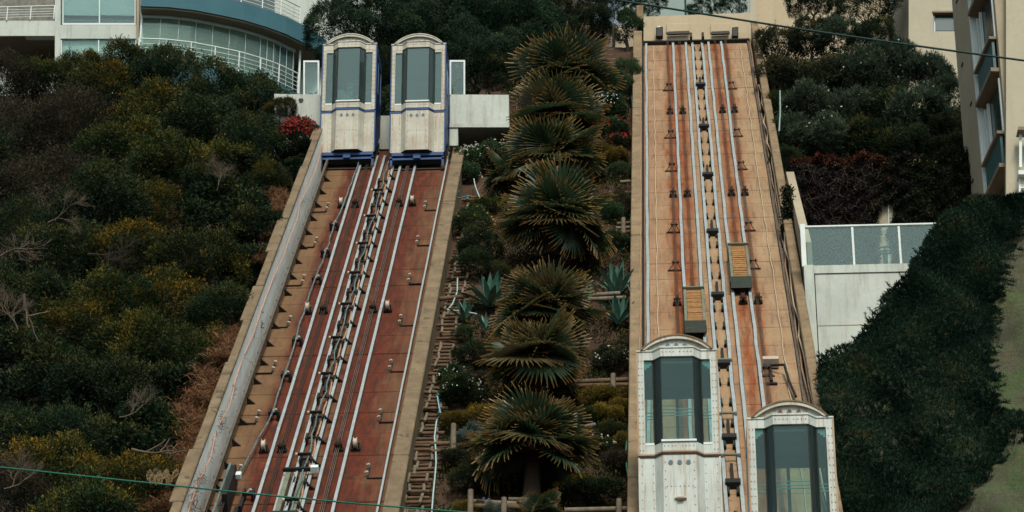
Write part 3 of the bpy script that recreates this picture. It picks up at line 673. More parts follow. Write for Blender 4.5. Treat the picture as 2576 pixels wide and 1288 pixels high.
#--PART3--
# ------------------------------------------------------------------ cabins
W2 = .762
def vprism(mb, poly, z0, z1, m=0): return mb.prism(poly, z0, z1, 'z', m)
def arch_pts(r_half, rise, n=18, cx=0, zc=0):
    R = (r_half**2+rise**2)/(2*rise); a = math.asin(r_half/R)
    return [(cx+R*math.sin(-a+2*a*i/n), zc+rise-R+R*math.cos(-a+2*a*i/n)) for i in range(n+1)]
def cabin(x, y, z, label, blue, lamp):
    t = empty('funicular_cabin', (x, y, z), label, 'cabin', 'funicular cabins')
    body = M['cab'] if blue else M['cab2']; edge = M['blue'] if blue else M['rustedge']; gl = M['glass_u'] if blue else M['glass']
    D = 1.40; PW = .115 if blue else .135; ZB = 1.33; ZT = 3.50; BO = .46; BI = .31; PR = .17
    bay = [(-W2, 0), (-BO, 0), (-BI, -PR), (BI, -PR), (BO, 0), (W2, 0)]
    # skirt: faceted front sheet down to the wheels, wedge shaped in side view
    def sheet(z0, z1, th, name, mat, pts=bay, par=t, inset=0):
        out = [(a, b) for a, b in pts]; inn = [(a, b+th) for a, b in pts]
        return vprism(MB(), out+inn[::-1], z0, z1).build(name, mat, par)
    segs = list(zip(bay[:-1], bay[1:]))
    for k, (a, b) in enumerate(segs):
        d = .006
        vprism(MB(), [a, b, (b[0], b[1]+.04), (a[0], a[1]+.04)], .055, ZB-.03).build('skirt_panel', body, t)
    # underside of the bay skirt (tapers back)
    mb = MB(); mb.add([(-BO, 0, .05), (-BI, -PR, .05), (BI, -PR, .05), (BO, 0, .05), (-BI+.03, .02, -.0), (BI-.03, .02, -.0)], [(0, 1, 4), (1, 2, 5, 4), (2, 3, 5), (0, 4, 5, 3)]); mb.build('bay_underside', M['black'], t)
    for sx in (-1, 1):                                      # wedge side panels
        MB().prism([(.045, .05), (.045, ZB-.03), (D, ZB-.03), (D, ZB-.06)], sx*W2-(.03 if sx > 0 else 0), sx*W2+(.03 if sx < 0 else 0), 'x').build('side_skirt', M['blue'] if blue else M['cab2'], t)
    # band between skirt and window storey
    bb = [(p[0]*1.012, p[1]-.018) for p in bay]
    vprism(MB(), bb+[(a, b+.07) for a, b in bb][::-1], ZB-.03, ZB+.015).build('waist_band', edge if blue else M['rustiron'], t)
    if not blue:
        vprism(MB(), bb+[(a, b+.07) for a, b in bb][::-1], ZB+.016, ZB+.045).build('waist_ledge', M['rustedge'], t)
    # sill below the window, header above it
    sheet(ZB+.046, ZB+.22, .05, 'window_sill_panel', body)
    hd = [(a, b-.012) for a, b in bay]
    sheet(ZT-.20, ZT-.03, .06, 'window_header', body, hd)
    vprism(MB(), [(a*1.01, b-.03) for a, b in bay]+[(a, b+.06) for a, b in bay][::-1], ZT-.03, ZT).build('cornice', body if not blue else M['cab'], t)
    vprism(MB(), [(-BI-.02, -PR-.03), (BI+.02, -PR-.03), (BI+.02, -PR+.05), (-BI-.02, -PR+.05)], ZB+.225, ZB+.265).build('centre_ledge', M['wpaint'], t)
    for sx in (-1, 1):
        a, b = (W2, W2-PW) if sx > 0 else (-W2+.17, -W2)
        MB().box((min(sx*W2, sx*(W2-PW)), -.01, ZB+.05), (max(sx*W2, sx*(W2-PW)), .08, ZT-.03)).build('corner_post', body, t)
        MB().box((min(sx*(W2+.012), sx*(W2-.02)), -.02, ZB+.05), (max(sx*(W2+.012), sx*(W2-.02)), .1, ZT-.0)).build('corner_trim', edge, t)
        MB().box((min(sx*(W2+.012), sx*(W2-.022)), -.02, .055), (max(sx*(W2+.012), sx*(W2-.022)), .05, ZB-.031)).build('skirt_corner_trim', edge if blue else body, t)
        MB().box((min(sx*(W2-PW), sx*BO), -.006, ZB+.223), (max(sx*(W2-PW), sx*BO), .05, ZB+.27)).build('side_sill', M['wpaint'], t)
        if blue:
            MB().box((min(sx*(W2-PW), sx*BO), -.006, ZT-.28), (max(sx*(W2-PW), sx*BO), .05, ZT-.202)).build('side_head', body, t)
        # stepped corner ornament
        if not blue:
            for q, (dx, dz) in enumerate(((0, .12), (.05, .08), (.09, .04))):
                MB().box((min(sx*(W2-PW-.005-dx), sx*(W2-PW-.005-dx-.045)), .05, ZT-.20-.05-dz), (max(sx*(W2-PW-.005-dx), sx*(W2-PW-.005-dx-.045)), .062, ZT-.20)).build('corner_ornament', M['wpaint'], t)
    # glazing: two side lights and three bay panes
    wp = [(-W2+PW, 0), (-BO, 0), (-BI, -PR), (BI, -PR), (BO, 0), (W2-PW, 0)]
    for k, (a, b) in enumerate(zip(wp[:-1], wp[1:])):
        d = Vector((b[0]-a[0], b[1]-a[1], 0)).normalized()*.004
        zb = ZB+.27 if k in (0, 4) else ZB+.222
        mb = MB(); A = (a[0]+d.x, a[1]+.03+d.y); B = (b[0]-d.x, b[1]+.03-d.y)
        vprism(mb, [A, B, (B[0], B[1]+.008), (A[0], A[1]+.008)], zb, ZT-.202); mb.build('pane', gl, t)
    for px_, py_ in ((-BO, 0), (-BI, -PR), (BI, -PR), (BO, 0)):
        MB().cyl((px_, py_+.03, ZB+.22), (px_, py_+.03, ZT-.2), .012, 6).build('glazing_bar', M['black'], t)
    # hand rails behind the glass
    for q, zz in enumerate((2.12, 2.18, 2.25)):
        pts = [(-W2+.1, .09, zz-.0), (-BO, .09, zz), (-BI, -PR+.09, zz), (BI, -PR+.09, zz), (BO, .09, zz), (W2-.1, .09, zz)]
        MB().tube(pts, .011, 5).build('hand_rail', M['wpaint'], t)
    # body shell: side walls with windows, rear frame, floor, ceiling
    for sx in (-1, 1):
        a = sx*W2; b = sx*(W2-.035); lo, hi = min(a, b), max(a, b)
        sm = M['blue'] if blue else M['cab2']
        MB().box((lo, .101, ZB-.0), (hi, D, ZB+.85)).build('side_wall', sm, t)
        MB().box((lo, .101, ZT-.22), (hi, D, ZT-.02)).build('side_header', sm, t)
        for yy in (.101, D*.5-.03, D-.07): MB().box((lo+.002, yy, ZB+.851), (hi-.002, yy+.06, ZT-.221)).build('side_post', sm, t)
        MB().box((sx*(W2-.02)-.004, .165, ZB+.852), (sx*(W2-.02)+.004, D-.075, ZT-.222)).build('side_pane', gl, t)
    MB().box((-W2+.036, D-.04, ZB), (W2-.036, D, ZB+.5)).build('rear_wall', body, t)
    MB().box((-W2+.036, D-.04, ZT-.42), (W2-.036, D, ZT-.02)).build('rear_header', M['ceil'], t)
    for xx in (-W2+.036, -.03, W2-.10): MB().box((xx, D-.04, ZB+.501), (xx+.06, D, ZT-.421)).build('rear_post', M['ceil'], t)
    MB().box((-W2+.037, .05, ZB-.03), (W2-.037, D-.042, ZB-.001)).build('floor', M['cabfloor'], t)
    MB().box((-W2+.037, .081, ZT-.24), (W2-.037, D-.042, ZT-.2)).build('ceiling', M['ceil'], t)
    if not blue:
        MB().box((-W2+.06, .3, ZB+.75), (-W2+.10, .55, ZB+1.05)).build('notice_sheet', M['portblue'], t)
        for xx in (.42, .47, .52, .57): MB().cyl((xx, .5, ZB), (xx, .5, ZB+.5), .008, 5).build('gate_bar', M['wpaint'], t)
    # arched roof with moulded rim and tympanum
    ar = arch_pts(.63, .27); TZ = ZT
    MB().prism([(-.63, TZ)]+[(a, TZ+b) for a, b in ar]+[(.63, TZ)] if False else [(a, TZ+b) for a, b in ar], .02, .06).build('tympanum', M['cab'], t)
    def ring(r0, r1, h0, h1, y0, y1, name, mat):
        o = arch_pts(r1, h1); i = arch_pts(r0, h0); n = len(o); vs = []
        for yy in (y0, y1):
            vs += [(a, yy, TZ+b) for a, b in o]+[(a, yy, TZ+b) for a, b in i]
        fs = []
        for k in range(n-1):
            fs += [(k, k+1, n+k+1, n+k), (2*n+k, 3*n+k, 3*n+k+1, 2*n+k+1), (k, 2*n+k, 2*n+k+1, k+1), (n+k, n+k+1, 3*n+k+1, 3*n+k)]
        fs += [(0, n, 3*n, 2*n), (n-1, 3*n-1, 4*n-1, 2*n-1)]
        mb = MB(); mb.add(vs, fs); return mb.build(name, mat, t)
    ring(.60, .66, .225, .29, -.05, .05, 'roof_rim', M['cab'])
    ring(.655, .685, .285, .315, -.065, D, 'roof_vault', M['cap'] if not blue else M['cab'])
    MB().box((-W2, .061, TZ-.02), (W2, D, TZ+.012)).build('roof_slab', edge, t)
    if blue: MB().box((-W2-.01, -.012, TZ), (W2+.01, .06, TZ+.03)).build('eaves_strip', M['blue'], t)
    pb = M['portblue']
    for zz, yy, nm in ((TZ+.13, .018, 0), (ZB-.19, -PR-.002, 1)):
        for k in (-1, 0, 1):
            p = MB().cyl((k*.165, yy, zz), (k*.165, yy-.012, zz), .048, 16).build('porthole_rim', M['rustedge'] if not blue else M['cab'], t)
            MB().cyl((k*.165, yy-.0125, zz), (k*.165, yy-.018, zz), .034, 14).build('porthole_glass', (M['portdark'] if (not blue and nm == 0 and x > 2) else pb), p)
    # rows of rivets, joined
    rv = MB()
    def rp(x_, z_, y_=-.012): rv.cyl((x_, y_, z_), (x_, y_-.008, z_), .010, 5)
    for sx in (-1, 1):
        k = ZB+.12
        while k < ZT-.1: rp(sx*(W2-.035), k, -.011); rp(sx*(W2-.095), k, -.011); k += .14
        k = .12
        while k < ZB-.1: rp(sx*(W2-.06), k, .002); rp(sx*(BO+.03), k, .002); rp(sx*(BI-.04), k, -PR); k += .17
        for q in range(4): rp(sx*(.06+.07*q), ZB+.14, -PR); rp(sx*(.06+.07*q), ZT-.11, -PR-.013)
    for q in range(-3, 4): rp(q*.08, .66, -PR)
    o = rv.build('rivets', M['rivet'], t); o['kind'] = 'stuff'
    # undercarriage
    ch = M['blue'] if blue else M['rustedge']
    MB().box((-W2+.06, -.03, -.06), (W2-.03, .06, .045)).build('buffer_beam', ch, t, bevel=.006)
    MB().box((-W2+.02, .0, -.17), (W2-.02, .05, -.11)).build('lower_beam', ch, t)
    MB().box((-.10, -.06, -.15), (.10, -.031, .0)).build('coupling_plate', ch, t)
    for sx in (-1, 1):
        MB().box((sx*(W2-.05)-.03, .0, -.47), (sx*(W2-.05)+.03, .06, -.06)).build('leg', ch, t)
        MB().prism([(.06, -.30), (.10, -.42), (1.5, .95), (1.45, 1.1)], sx*(W2-.05)-.03, sx*(W2-.05)+.03, 'x').build('inclined_beam', M['black'], t)
        for yy, zz in ((.10, -.42), (1.25, .68)):
            w = MB().cyl((sx*(W2-.05)-.045, yy, zz), (sx*(W2-.05)+.045, yy, zz), .13, 14).build('wheel', M['rustiron'], t)
            MB().cyl((sx*(W2-.05)+sx*.045, yy, zz), (sx*(W2-.05)+sx*.06, yy, zz), .05, 8).build('hub', M['cap'], w)
    MB().cyl((-W2+.05, .10, -.42), (W2-.05, .10, -.42), .03, 6).build('axle', M['black'], t)
    MB().prism([(.07, -.02), (.07, -.06), (D-.02, ZB-.14), (D-.02, ZB-.07)], -W2+.09, W2-.09, 'x').build('shade_plate', M['black'], t)  # plate added under the floor to block light and darken the ramp
    for yy in (.22, 1.2): MB().box((-W2+.09, yy, -.42+yy*.95), (W2-.09, yy+.08, -.28+yy*.95)).build('cross_member', M['black'], t)
    if lamp:
        MB().cyl((-.11, -PR-.03, .42), (.11, -PR-.03, .42), .022, 8).cyl((-.06, -PR-.045, .42), (.06, -PR-.045, .42), .045, 10).box((-.02, -PR-.02, .36), (.02, -PR+.0, .44)).build('grab_handle', M['lampw'], t)
    return t
def cab_at(base, xl, row):
    lo, hi = 40., 72.
    s0 = 0
    for _ in range(60):
        m = (lo+hi)/2; z = planez(m)+.55+3.50
        x = (base @ Vector((xl, (m-P0[1])/math.cos(TH), 0))).x
        v = Vector((x, m, z)); py = 644-FPX*v.dot(Vector(cU))/v.dot(Vector(cF))
        if py < row: hi = m
        else: lo = m
    return x, m, z-3.50
x, y, z = cab_at(ML, -1.13, 111); cabin(x, y, z, 'upper left cream cabin with blue trim, nearest the apartment block', True, False)
x, y, z = cab_at(ML, .83, 111); cabin(x, y, z, 'upper right cream cabin with blue trim, beside the white concrete platform', True, False)
x, y, z = cab_at(MR, -1.03, 881); cabin(x, y, z, 'lower white cabin with rusty edges and grab handle, beside the garden', False, True)
x, y, z = cab_at(MR, .94, 1050); cabin(x, y, z, 'lowest white cabin, cut by the frame, beside the ice plant bank', False, False)

# ------------------------------------------------------------------ upper station
def pr(name, mat, pts, Y0, Y1, par=None, **k):
    return MB().prism([P(a, b, Y0) for a, b in pts], Y0, Y1).build(name, mat, par, **k)
YS = 68.6
t = empty('station_wall', label='white concrete wall with two broken brown patches left of the upper cabins', cat='wall', mtx=Matrix.Identity(4))
pr('wall_face', M['white_wall'], [(690, 430), (808, 430), (806, 238), (690, 236)], YS, YS+.35, t)
for (cx, cy, rx, ry) in ((729, 255, 14, 12), (757, 253, 6, 7)):
    pr('broken_patch', M['stone'], [(cx+rx*math.cos(a)*(1+.2*math.sin(3*a+cx)), cy+ry*math.sin(a)*(1+.2*math.cos(2*a))) for a in [i*PI/7 for i in range(14)]], YS-.012, YS+.03, t)
t = empty('platform_beam', label='cantilevered white concrete platform right of the upper cabins', cat='platform', mtx=Matrix.Identity(4))
pr('parapet', M['white_wall'], [(1131, 318), (1281, 318), (1280, 238), (1131, 237)], YS, YS+.3, t, bevel=.015)
pr('base_ledge', M['white_wall'], [(1131, 320), (1281, 320), (1281, 310), (1131, 311)], YS-.04, YS-.004, t)
a = P(1131, 318, YS); b = P(1281, 318, YS)
MB().box((a[0], YS+.3, a[1]), (b[0], YS+4.5, a[1]+.25)).build('deck_slab', M['white_wall'], t)
pr('pillar', M['white_wall'], [(1131, 366), (1152, 366), (1152, 321), (1131, 321)], YS+.0, YS+.3, t)
pr('pillar', M['beige3'], [(1262, 400), (1276, 400), (1276, 321), (1262, 321)], YS+2.5, YS+2.8, t)
tag(pr('centre_wall', M['white_wall'], [(942, 375), (990, 375), (990, 291), (942, 291)], YS+.9, YS+1.15), 'narrow white wall seen between the two upper cabins', 'wall')
tag(pr('station_shade_wall', M['dark'], [(790, 400), (1140, 400), (1140, 330), (790, 330)], YS+3.2, YS+3.5), 'back wall of the upper station behind the cabins, painted dark for shadow', 'wall')  # dark sheet carries the shade behind the cabins in its colour
for nm, a, b, c, d in (('left', 763, 803, 240, 152), ('right', 1131, 1170, 237, 151)):
    t = empty('glass_screen', label='narrow white-framed glass screen standing %s of the upper cabins' % nm, cat='glass screen', mtx=Matrix.Identity(4))
    Yg = YS+.1
    pr('pane', M['glass_f'], [(a+4, c), (b-4, c), (b-4, d+4), (a+4, d+4)], Yg+.02, Yg+.03, t)
    for q in ([(a, c), (a+4, c), (a+4, d), (a, d)], [(b-4, c), (b, c), (b, d), (b-4, d)], [(a+4.05, d+4.5), (b-4.05, d+4.5), (b-4.05, d), (a+4.05, d)]):
        pr('frame', M['wpaint'], q, Yg, Yg+.05, t)

# ------------------------------------------------------------------ apartment block on the left
YB = 84.6
t = empty('apartment_building', label='white apartment block with curved petrol-blue balconies at the upper left', cat='building', mtx=Matrix.Identity(4))
def bp(name, mat, x0, y0, x1, y1, Ya=YB, Yb=None, par=t, **k): return pr(name, mat, [(x0, y1), (x1, y1), (x1, y0), (x0, y0)], Ya, Yb or Ya+.3, par, **k)
bp('pillar', M['white'], 138, -80, 152, 360)
bp('parapet', M['white'], -140, 52, 137.9, 90, YB+.02)
bp('parapet', M['white'], -140, 166, 137.9, 400, YB+.02)
bp('spandrel', M['white'], 152.1, 63, 343, 97, YB+.01)
bp('spandrel', M['white'], 152.1, 175, 343, 400, YB+.01)
bp('window_jamb', M['beige3'], 343.1, -60, 350, 400, YB-.1)
bp('back_wall', M['curtain'], -140, -60, 137, 51.8, YB+1.3)
bp('balcony_back_wall', M['brownceil'], -140, 91, 137, 165, YB+1.6)
MB().box((-28, YB+.04, P(0, 91, YB)[1]), (P(137, 91, YB)[0], YB+1.6, P(0, 91, YB)[1]+.12)).build('balcony_soffit', M['brownceil'], t)
bp('back_window', M['winteal'], -140, 137, 129, 166, YB+1.5, YB+1.55)
MB().cyl((P(42, 112, YB+1.55)[0], YB+1.55, P(42, 112, YB+1.55)[1]), (P(42, 112, YB+1.55)[0], YB+1.6, P(42, 112, YB+1.55)[1]), .17, 14).build('wall_lamp', M['curtain'], t)
def window(x0, y0, x1, y1, mx, split, blind):
    w = bp('window', M['wpaint'], x0, y1-4, x1, y1, YB+.05, YB+.13)
    for q in ((x0, x0+2.5), (mx-1.3, mx+1.3), (x1-2.5, x1)):
        pr('frame', M['wpaint'], [(q[0], y1-4.05), (q[1], y1-4.05), (q[1], y0), (q[0], y0)], YB+.05, YB+.12, w)
    for a, b in ((x0+2.5, mx-1.3), (mx+1.3, x1-2.5)):
        pr('pane', M['glass_f'], [(a, y1-4.1), (b, y1-4.1), (b, y0), (a, y0)], YB+.08, YB+.085, w)
        pr('blind', blind, [(a, split), (b, split+1.5), (b, y0), (a, y0)], YB+.2, YB+.22, w)
        if split < y1-6: pr('room', M['winteal'], [(a, y1-4), (b, y1-4), (b, split+1), (a, split)], YB+.32, YB+.35, w)
window(157, -70, 341, 62, 250, 38, M['blind'])
window(153, 100, 343, 174, 248, 175, M['paleglass'])
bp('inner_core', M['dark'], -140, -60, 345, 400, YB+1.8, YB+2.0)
# straight balcony railing
def railing(pts3, name='railing', bars=(0, .23, .42, .61, .8), h=.9, posts=None, par=t, thick=.022):
    g = MB(); g.tube([Vector(p)+Vector((0, 0, h)) for p in pts3], thick*1.25, 6); g.build('top_rail', M['wpaint'], par)
    for b in bars[1:]:
        MB().tube([Vector(p)+Vector((0, 0, h*(1-b))) for p in pts3], thick*.6, 5).build('rail_bar', M['wpaint'], par)
    for i in (posts or range(len(pts3))):
        p = Vector(pts3[i]); MB().cyl(p, p+Vector((0, 0, h)), thick*1.1, 6).build('rail_post', M['wpaint'], par)
zr = P(0, 52, YB)[1]; hr = P(0, 19, YB)[1]-zr
railing([(P(a, 50, YB)[0], YB-.02, zr) for a in (-140, -80, -30, 17, 76, 135)], h=hr)
# drum: curved bands, glass and railing.  plan curve (x, y) of the facade from the survey
curve = [(-17.7, 84.0), (-16.75, 84.12), (-15.9, 84.36), (-15.1, 84.72), (-14.3, 85.12), (-13.6, 85.6), (-13.0, 86.1), (-12.4, 86.8), (-11.9, 87.6), (-11.5, 88.6), (-11.3, 90)]
def band(z0, z1, off, name, mat, c=curve, thick=.25, par=t):
    vs = []; n = len(c)
    for i, (x, y) in enumerate(c):
        d = Vector((c[min(i+1, n-1)][0]-c[max(i-1, 0)][0], c[min(i+1, n-1)][1]-c[max(i-1, 0)][1], 0)).normalized(); nn = Vector((d.y, -d.x, 0))
        o = Vector((x, y, 0))+nn*off; q = o-nn*thick
        vs += [(o.x, o.y, z0), (o.x, o.y, z1), (q.x, q.y, z1), (q.x, q.y, z0)]
    fs = [(0, 1, 2, 3), (4*n-1, 4*n-2, 4*n-3, 4*n-4)]
    for i in range(n-1):
        a = 4*i; b = a+4; fs += [(a, b, b+1, a+1), (a+1, b+1, b+2, a+2), (a+2, b+2, b+3, a+3), (a+3, b+3, b, a)]
    mb = MB(); mb.add(vs, fs); return mb.build(name, mat, par)
Zr = 49.9; 
band(48.05, 49.02, .12, 'balcony_band', M['blueband'])
band(48.0, 48.3, .06, 'balcony_slab', M['brownceil'], thick=2.2)
band(51.06, 51.78, .30, 'balcony_band', M['blueband'])
band(51.0, 51.3, .24, 'balcony_slab', M['brownceil'], thick=2.2)
gc = curve[:8]
dr = band(49.03, 51.0, -.25, 'glass_screen', M['glass_d'], c=gc, thick=.02)
band(50.92, 51.0, -.2, 'head_frame', M['wpaint'], c=gc, thick=.08)
band(48.4, 51.0, -1.9, 'rear_wall', M['curtain'], c=gc, thick=.1)
band(48.4, 51.0, -1.5, 'pale_curtain', M['paleglass'], c=gc[:7], thick=.05)
for i in range(0, 21):                         # fine joints of the folding screen
    f = i/20*(len(gc)-1); k = min(int(f), len(gc)-2); u = f-k
    x = gc[k][0]*(1-u)+gc[k+1][0]*u; y = gc[k][1]*(1-u)+gc[k+1][1]*u+.25
    if i in (0, 20): MB().cyl((x, y-.05, 49.03), (x, y-.05, 51.0), .045, 6).build('end_post', M['wpaint'], t)
    elif i % 2 == 0 or i > 14: MB().cyl((x, y, 49.03), (x, y, 51.0), .010, 5).build('glass_joint', M['blind'], t)
railing([(x, y-.02, 49.03) for x, y in curve[:8]], h=.87)
railing([(x, y-.2, 51.79) for x, y in curve[2:8]], h=.8)
up = curve[3:8]
bp('end_wall', M['white'], 746, -20, 840, 400, 88.2, 88.5)
bp('upper_wall', M['white'], 620, -120, 868, 86, 89.4, 89.7)
pr('upper_dark_window', M['winteal'], [(560, 40), (690, 52), (690, -60), (560, -60)], 88.0, 88.2, t)
MB().box((-14.2, 86.6, 51.8), (-13.6, 86.8, 52.5)).build('upper_curtain', M['blind'], t)
t2 = tag(pr('far_building', M['white'], [(800, 300), (960, 300), (960, -60), (800, -60)], 92.0, 94.0), 'pale plain building wall behind the trees right of the apartment block', 'building')

# ------------------------------------------------------------------ walls and buildings at the top and right
t = empty('garden_wall', label='beige boundary wall behind the small trees left of the right incline', cat='wall', mtx=Matrix.Identity(4))
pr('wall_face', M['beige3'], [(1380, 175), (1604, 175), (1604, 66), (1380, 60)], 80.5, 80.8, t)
pr('end_pier', M['tanwall'], [(1603, 130), (1619, 120), (1618, 12), (1601, 14)], 78.6, 79.2, t)
for a in (1498, 1520, 1541): pr('wall_joint', M['beige2'], [(a, 150), (a+4, 150), (a+4, 66), (a, 66)], 80.46, 80.497, t)
t = empty('upper_garden_wall', label='tall beige wall right of the head wall, above the dark hedges', cat='wall', mtx=Matrix.Identity(4))
pr('wall_face', M['beige'], [(1894, 260), (2240, 260), (2240, -60), (1893, -60)], 80.0, 80.4, t)
pr('pilaster', M['beige2'], [(1886, 220), (1903, 220), (1901, -60), (1887, -60)], 79.6, 79.996, t)
t = empty('far_block', label='pale grey-green building glimpsed over the head wall', cat='building', mtx=Matrix.Identity(4))
pr('wall_face', M['far'], [(1560, 90), (1900, 90), (1900, -80), (1560, -80)], 98, 99, t)
for a in (1725, 1863):
    v = aty(a, 40, 82.0); tag(MB().cyl((v[0], 82, v[2]-1.5), (v[0], 82, v[2]+1.6), .035, 6).build('thin_pole', M['darkwire']), 'thin dark pole standing above the head wall, %s one' % ('left' if a < 1800 else 'right'), 'pole', 'thin poles above the head wall')
# beige building with the small window
t = empty('beige_building', label='beige building with one small square blue-grey window at the upper right', cat='building', mtx=Matrix.Identity(4))
YR = 74.0
def hole_wall(x0, x1, y0, y1, hx0, hx1, hy0, hy1, Y, mat, par):
    for q in ((x0, hx0, y0, y1), (hx1, x1, y0, y1), (hx0, hx1, y0, hy0), (hx0, hx1, hy1, y1)):
        pr('wall_face', mat, [(q[0], q[3]), (q[1], q[3]), (q[1], q[2]), (q[0], q[2])], Y, Y+.3, par)
hole_wall(2286, 2420, -80, 420, 2347, 2401, 28, 79, YR, M['beige2'], t)
w = pr('window', M['trim'], [(2346, 31), (2402, 31), (2402, 27), (2345, 27)], YR-.04, YR+.2, t)
pr('frame', M['wpaint'], [(2350, 79), (2401, 79), (2401, 32), (2350, 32)], YR+.16, YR+.2, w)
pr('pane', M['winteal'], [(2353, 77), (2399, 77), (2399, 37), (2353, 37)], YR+.14, YR+.155, w)
pr('upper_pane', M['panelteal'], [(2353, 36), (2399, 36), (2399, 33), (2353, 33)], YR+.14, YR+.155, w)
a = P(2286, 0, YR); z0 = P(2286, 420, YR)[1]; z1 = P(2286, -80, YR)[1]
c = P(2237, 0, YR+2.5)
mb = MB(); mb.add([(a[0], YR, z0), (c[0], YR+2.5, z0), (c[0], YR+2.5, z1), (a[0], YR, z1), (a[0]+.3, YR+.1, z0), (c[0]+.3, YR+2.6, z0), (c[0]+.3, YR+2.6, z1), (a[0]+.3, YR+.1, z1)],
    [(0, 1, 2, 3), (4, 7, 6, 5), (0, 4, 5, 1), (3, 2, 6, 7), (1, 5, 6, 2)]); mb.build('side_wall', M['beige2'], t)
# tower on the far right: facade running away from the viewer
nx, ny = float(aty(2529, 300, 62.0)[0]), 62.0
fd = Vector((-.115, .9934, 0)); fn = Vector((-.9934, -.115, 0))
FM = Matrix(((fd.x, 0, fn.x, nx), (fd.y, 0, fn.y, ny), (0, 1, 0, 0), (0, 0, 0, 1)))    # u along facade, v = height, w = outwards
t = empty('tower_building', label='tall beige apartment tower on the right edge with teal bay windows and a balcony corner', cat='building', mtx=Matrix.Identity(4))
class F: s_ = 1

def fb(name, mat, u0, u1, v0, v1, w0, w1, par=None, **k): return MB().box((u0, v0, w0), (u1, v1, w1)).build(name, mat, par or t, mtx=FM if par is None else None, **k)
Lf = 4.5; vb, vt = 26.0, 48.0
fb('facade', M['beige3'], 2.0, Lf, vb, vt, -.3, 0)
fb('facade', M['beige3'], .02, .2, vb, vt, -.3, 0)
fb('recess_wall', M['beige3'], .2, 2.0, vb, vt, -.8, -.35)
for k in range(6):
    v = vb+2.75*k+1.0
    fb('floor_slab', M['trim'], .15, 2.05, v, v+.12, -.4, .22, bevel=.01)
    sp = fb('spandrel', M['panelteal'], .22, 1.9, v+.13, v+.95, .05, .12)
    fb('sill', M['trim'], .15, 2.0, v+.96, v+1.04, -.1, .2)
    w = fb('window', M['winteal'], .24, 1.9, v+1.05, v+2.6, -.1, -.05)
    for u in (.22, 1.55, 1.86): fb('frame', M['wpaint'], u, u+.07, v+1.05, v+2.6, -.04, .03, w)
fb('edge_frame', M['wpaint'], 2.06, 2.16, vb, vt, .0, .16)
fb('edge_frame', M['wpaint'], 2.3, 2.36, vb, vt, .0, .05)
for k, (u, v) in enumerate(((3.3, 36.35), (3.9, 37.9), (3.1, 33.2), (3.9, 39.9), (3.2, 31.0), (3.8, 34.3), (2.8, 29.6))):
    mb = MB(); mb.prism([(u-.2, v-.3), (u+.2, v-.3), (u+.2, v+.3)], .0, .16, 'z'); mb.build('vent_hood', M['trim'], t)
    fb('vent_slot', M['dark'], u-.1, u+.1, v-.32, v-.26, .001, .02)
fr = t
pr('wall_face', M['beige2'], [(2531, 620), (2760, 620), (2760, -90), (2531, -90)], 61.7, 61.98, fr)
pr('balcony_post', M['wpaint'], [(2564, 420), (2571, 420), (2571, 325), (2564, 325)], 61.3, 61.4, fr)
pr('balcony_cap', M['trim'], [(2560, 326), (2700, 330), (2700, 320), (2562, 318)], 61.1, 61.5, fr)
pr('balcony_slab', M['wpaint'], [(2562, 438), (2700, 440), (2700, 430), (2562, 428)], 61.1, 61.5, fr)
for q in range(6): pr('balcony_rail', M['wpaint'], [(2565, 447+q*13), (2700, 449+q*13), (2700, 445+q*13), (2565, 443+q*13)], 61.3, 61.34, fr)
pr('balcony_post', M['wpaint'], [(2563, 520), (2568, 520), (2568, 440), (2563, 440)], 61.28, 61.38, fr)
# terrace: white retaining wall, glass balustrade, hand wheel
YT = 58.0
t = empty('retaining_wall', label='large white retaining wall under the glass balustrade', cat='wall', mtx=Matrix.Identity(4))
zt = P(2022, 670, YT)[1]
def wx(px): return P(px, 670, YT)[0]
MB().box((wx(2049), YT, 23.5), (wx(2560), YT+.3, zt-.21)).build('wall_face', M['white_wall'], t)
MB().box((wx(2047), YT-.03, zt-.2), (wx(2560), YT+.3, zt)).build('top_band', M['white_wall'], t)
MB().box((wx(2022), YT-.05, 23.5), (wx(2047)-.006, YT+.3, zt+.01)).build('end_pier', M['white_wall'], t)
for a, b in ((2049, 2100),): pass
MB().box((wx(2049), YT-.008, zt-1.52), (wx(2560), YT-.001, zt-1.50)).build('joint', M['beige3'], t)
t = empty('glass_balustrade', label='white-framed glass balustrade on the white retaining wall', cat='balustrade', mtx=Matrix.Identity(4))
zg = P(2022, 566, YT)[1]
MB().box((wx(2018), YT+.02, zt+.012), (wx(2030), YT+.12, zg+.04)).build('post', M['wpaint'], t)
for a in (2150, 2268, 2386): MB().box((wx(a)-.025, YT+.05, zt+.003), (wx(a)+.025, YT+.1, zg-.06)).build('post', M['wpaint'], t)
MB().box((wx(2030)+.002, YT+.03, zg-.05), (wx(2560), YT+.12, zg)).build('top_rail', M['wpaint'], t, bevel=.01)
for a, b in ((2030, 2150), (2150, 2268), (2268, 2386), (2386, 2500)):
    MB().box((wx(a)+.03, YT+.07, zt+.005), (wx(b)-.03, YT+.078, zg-.055)).build('pane', M['glass_f'], t)
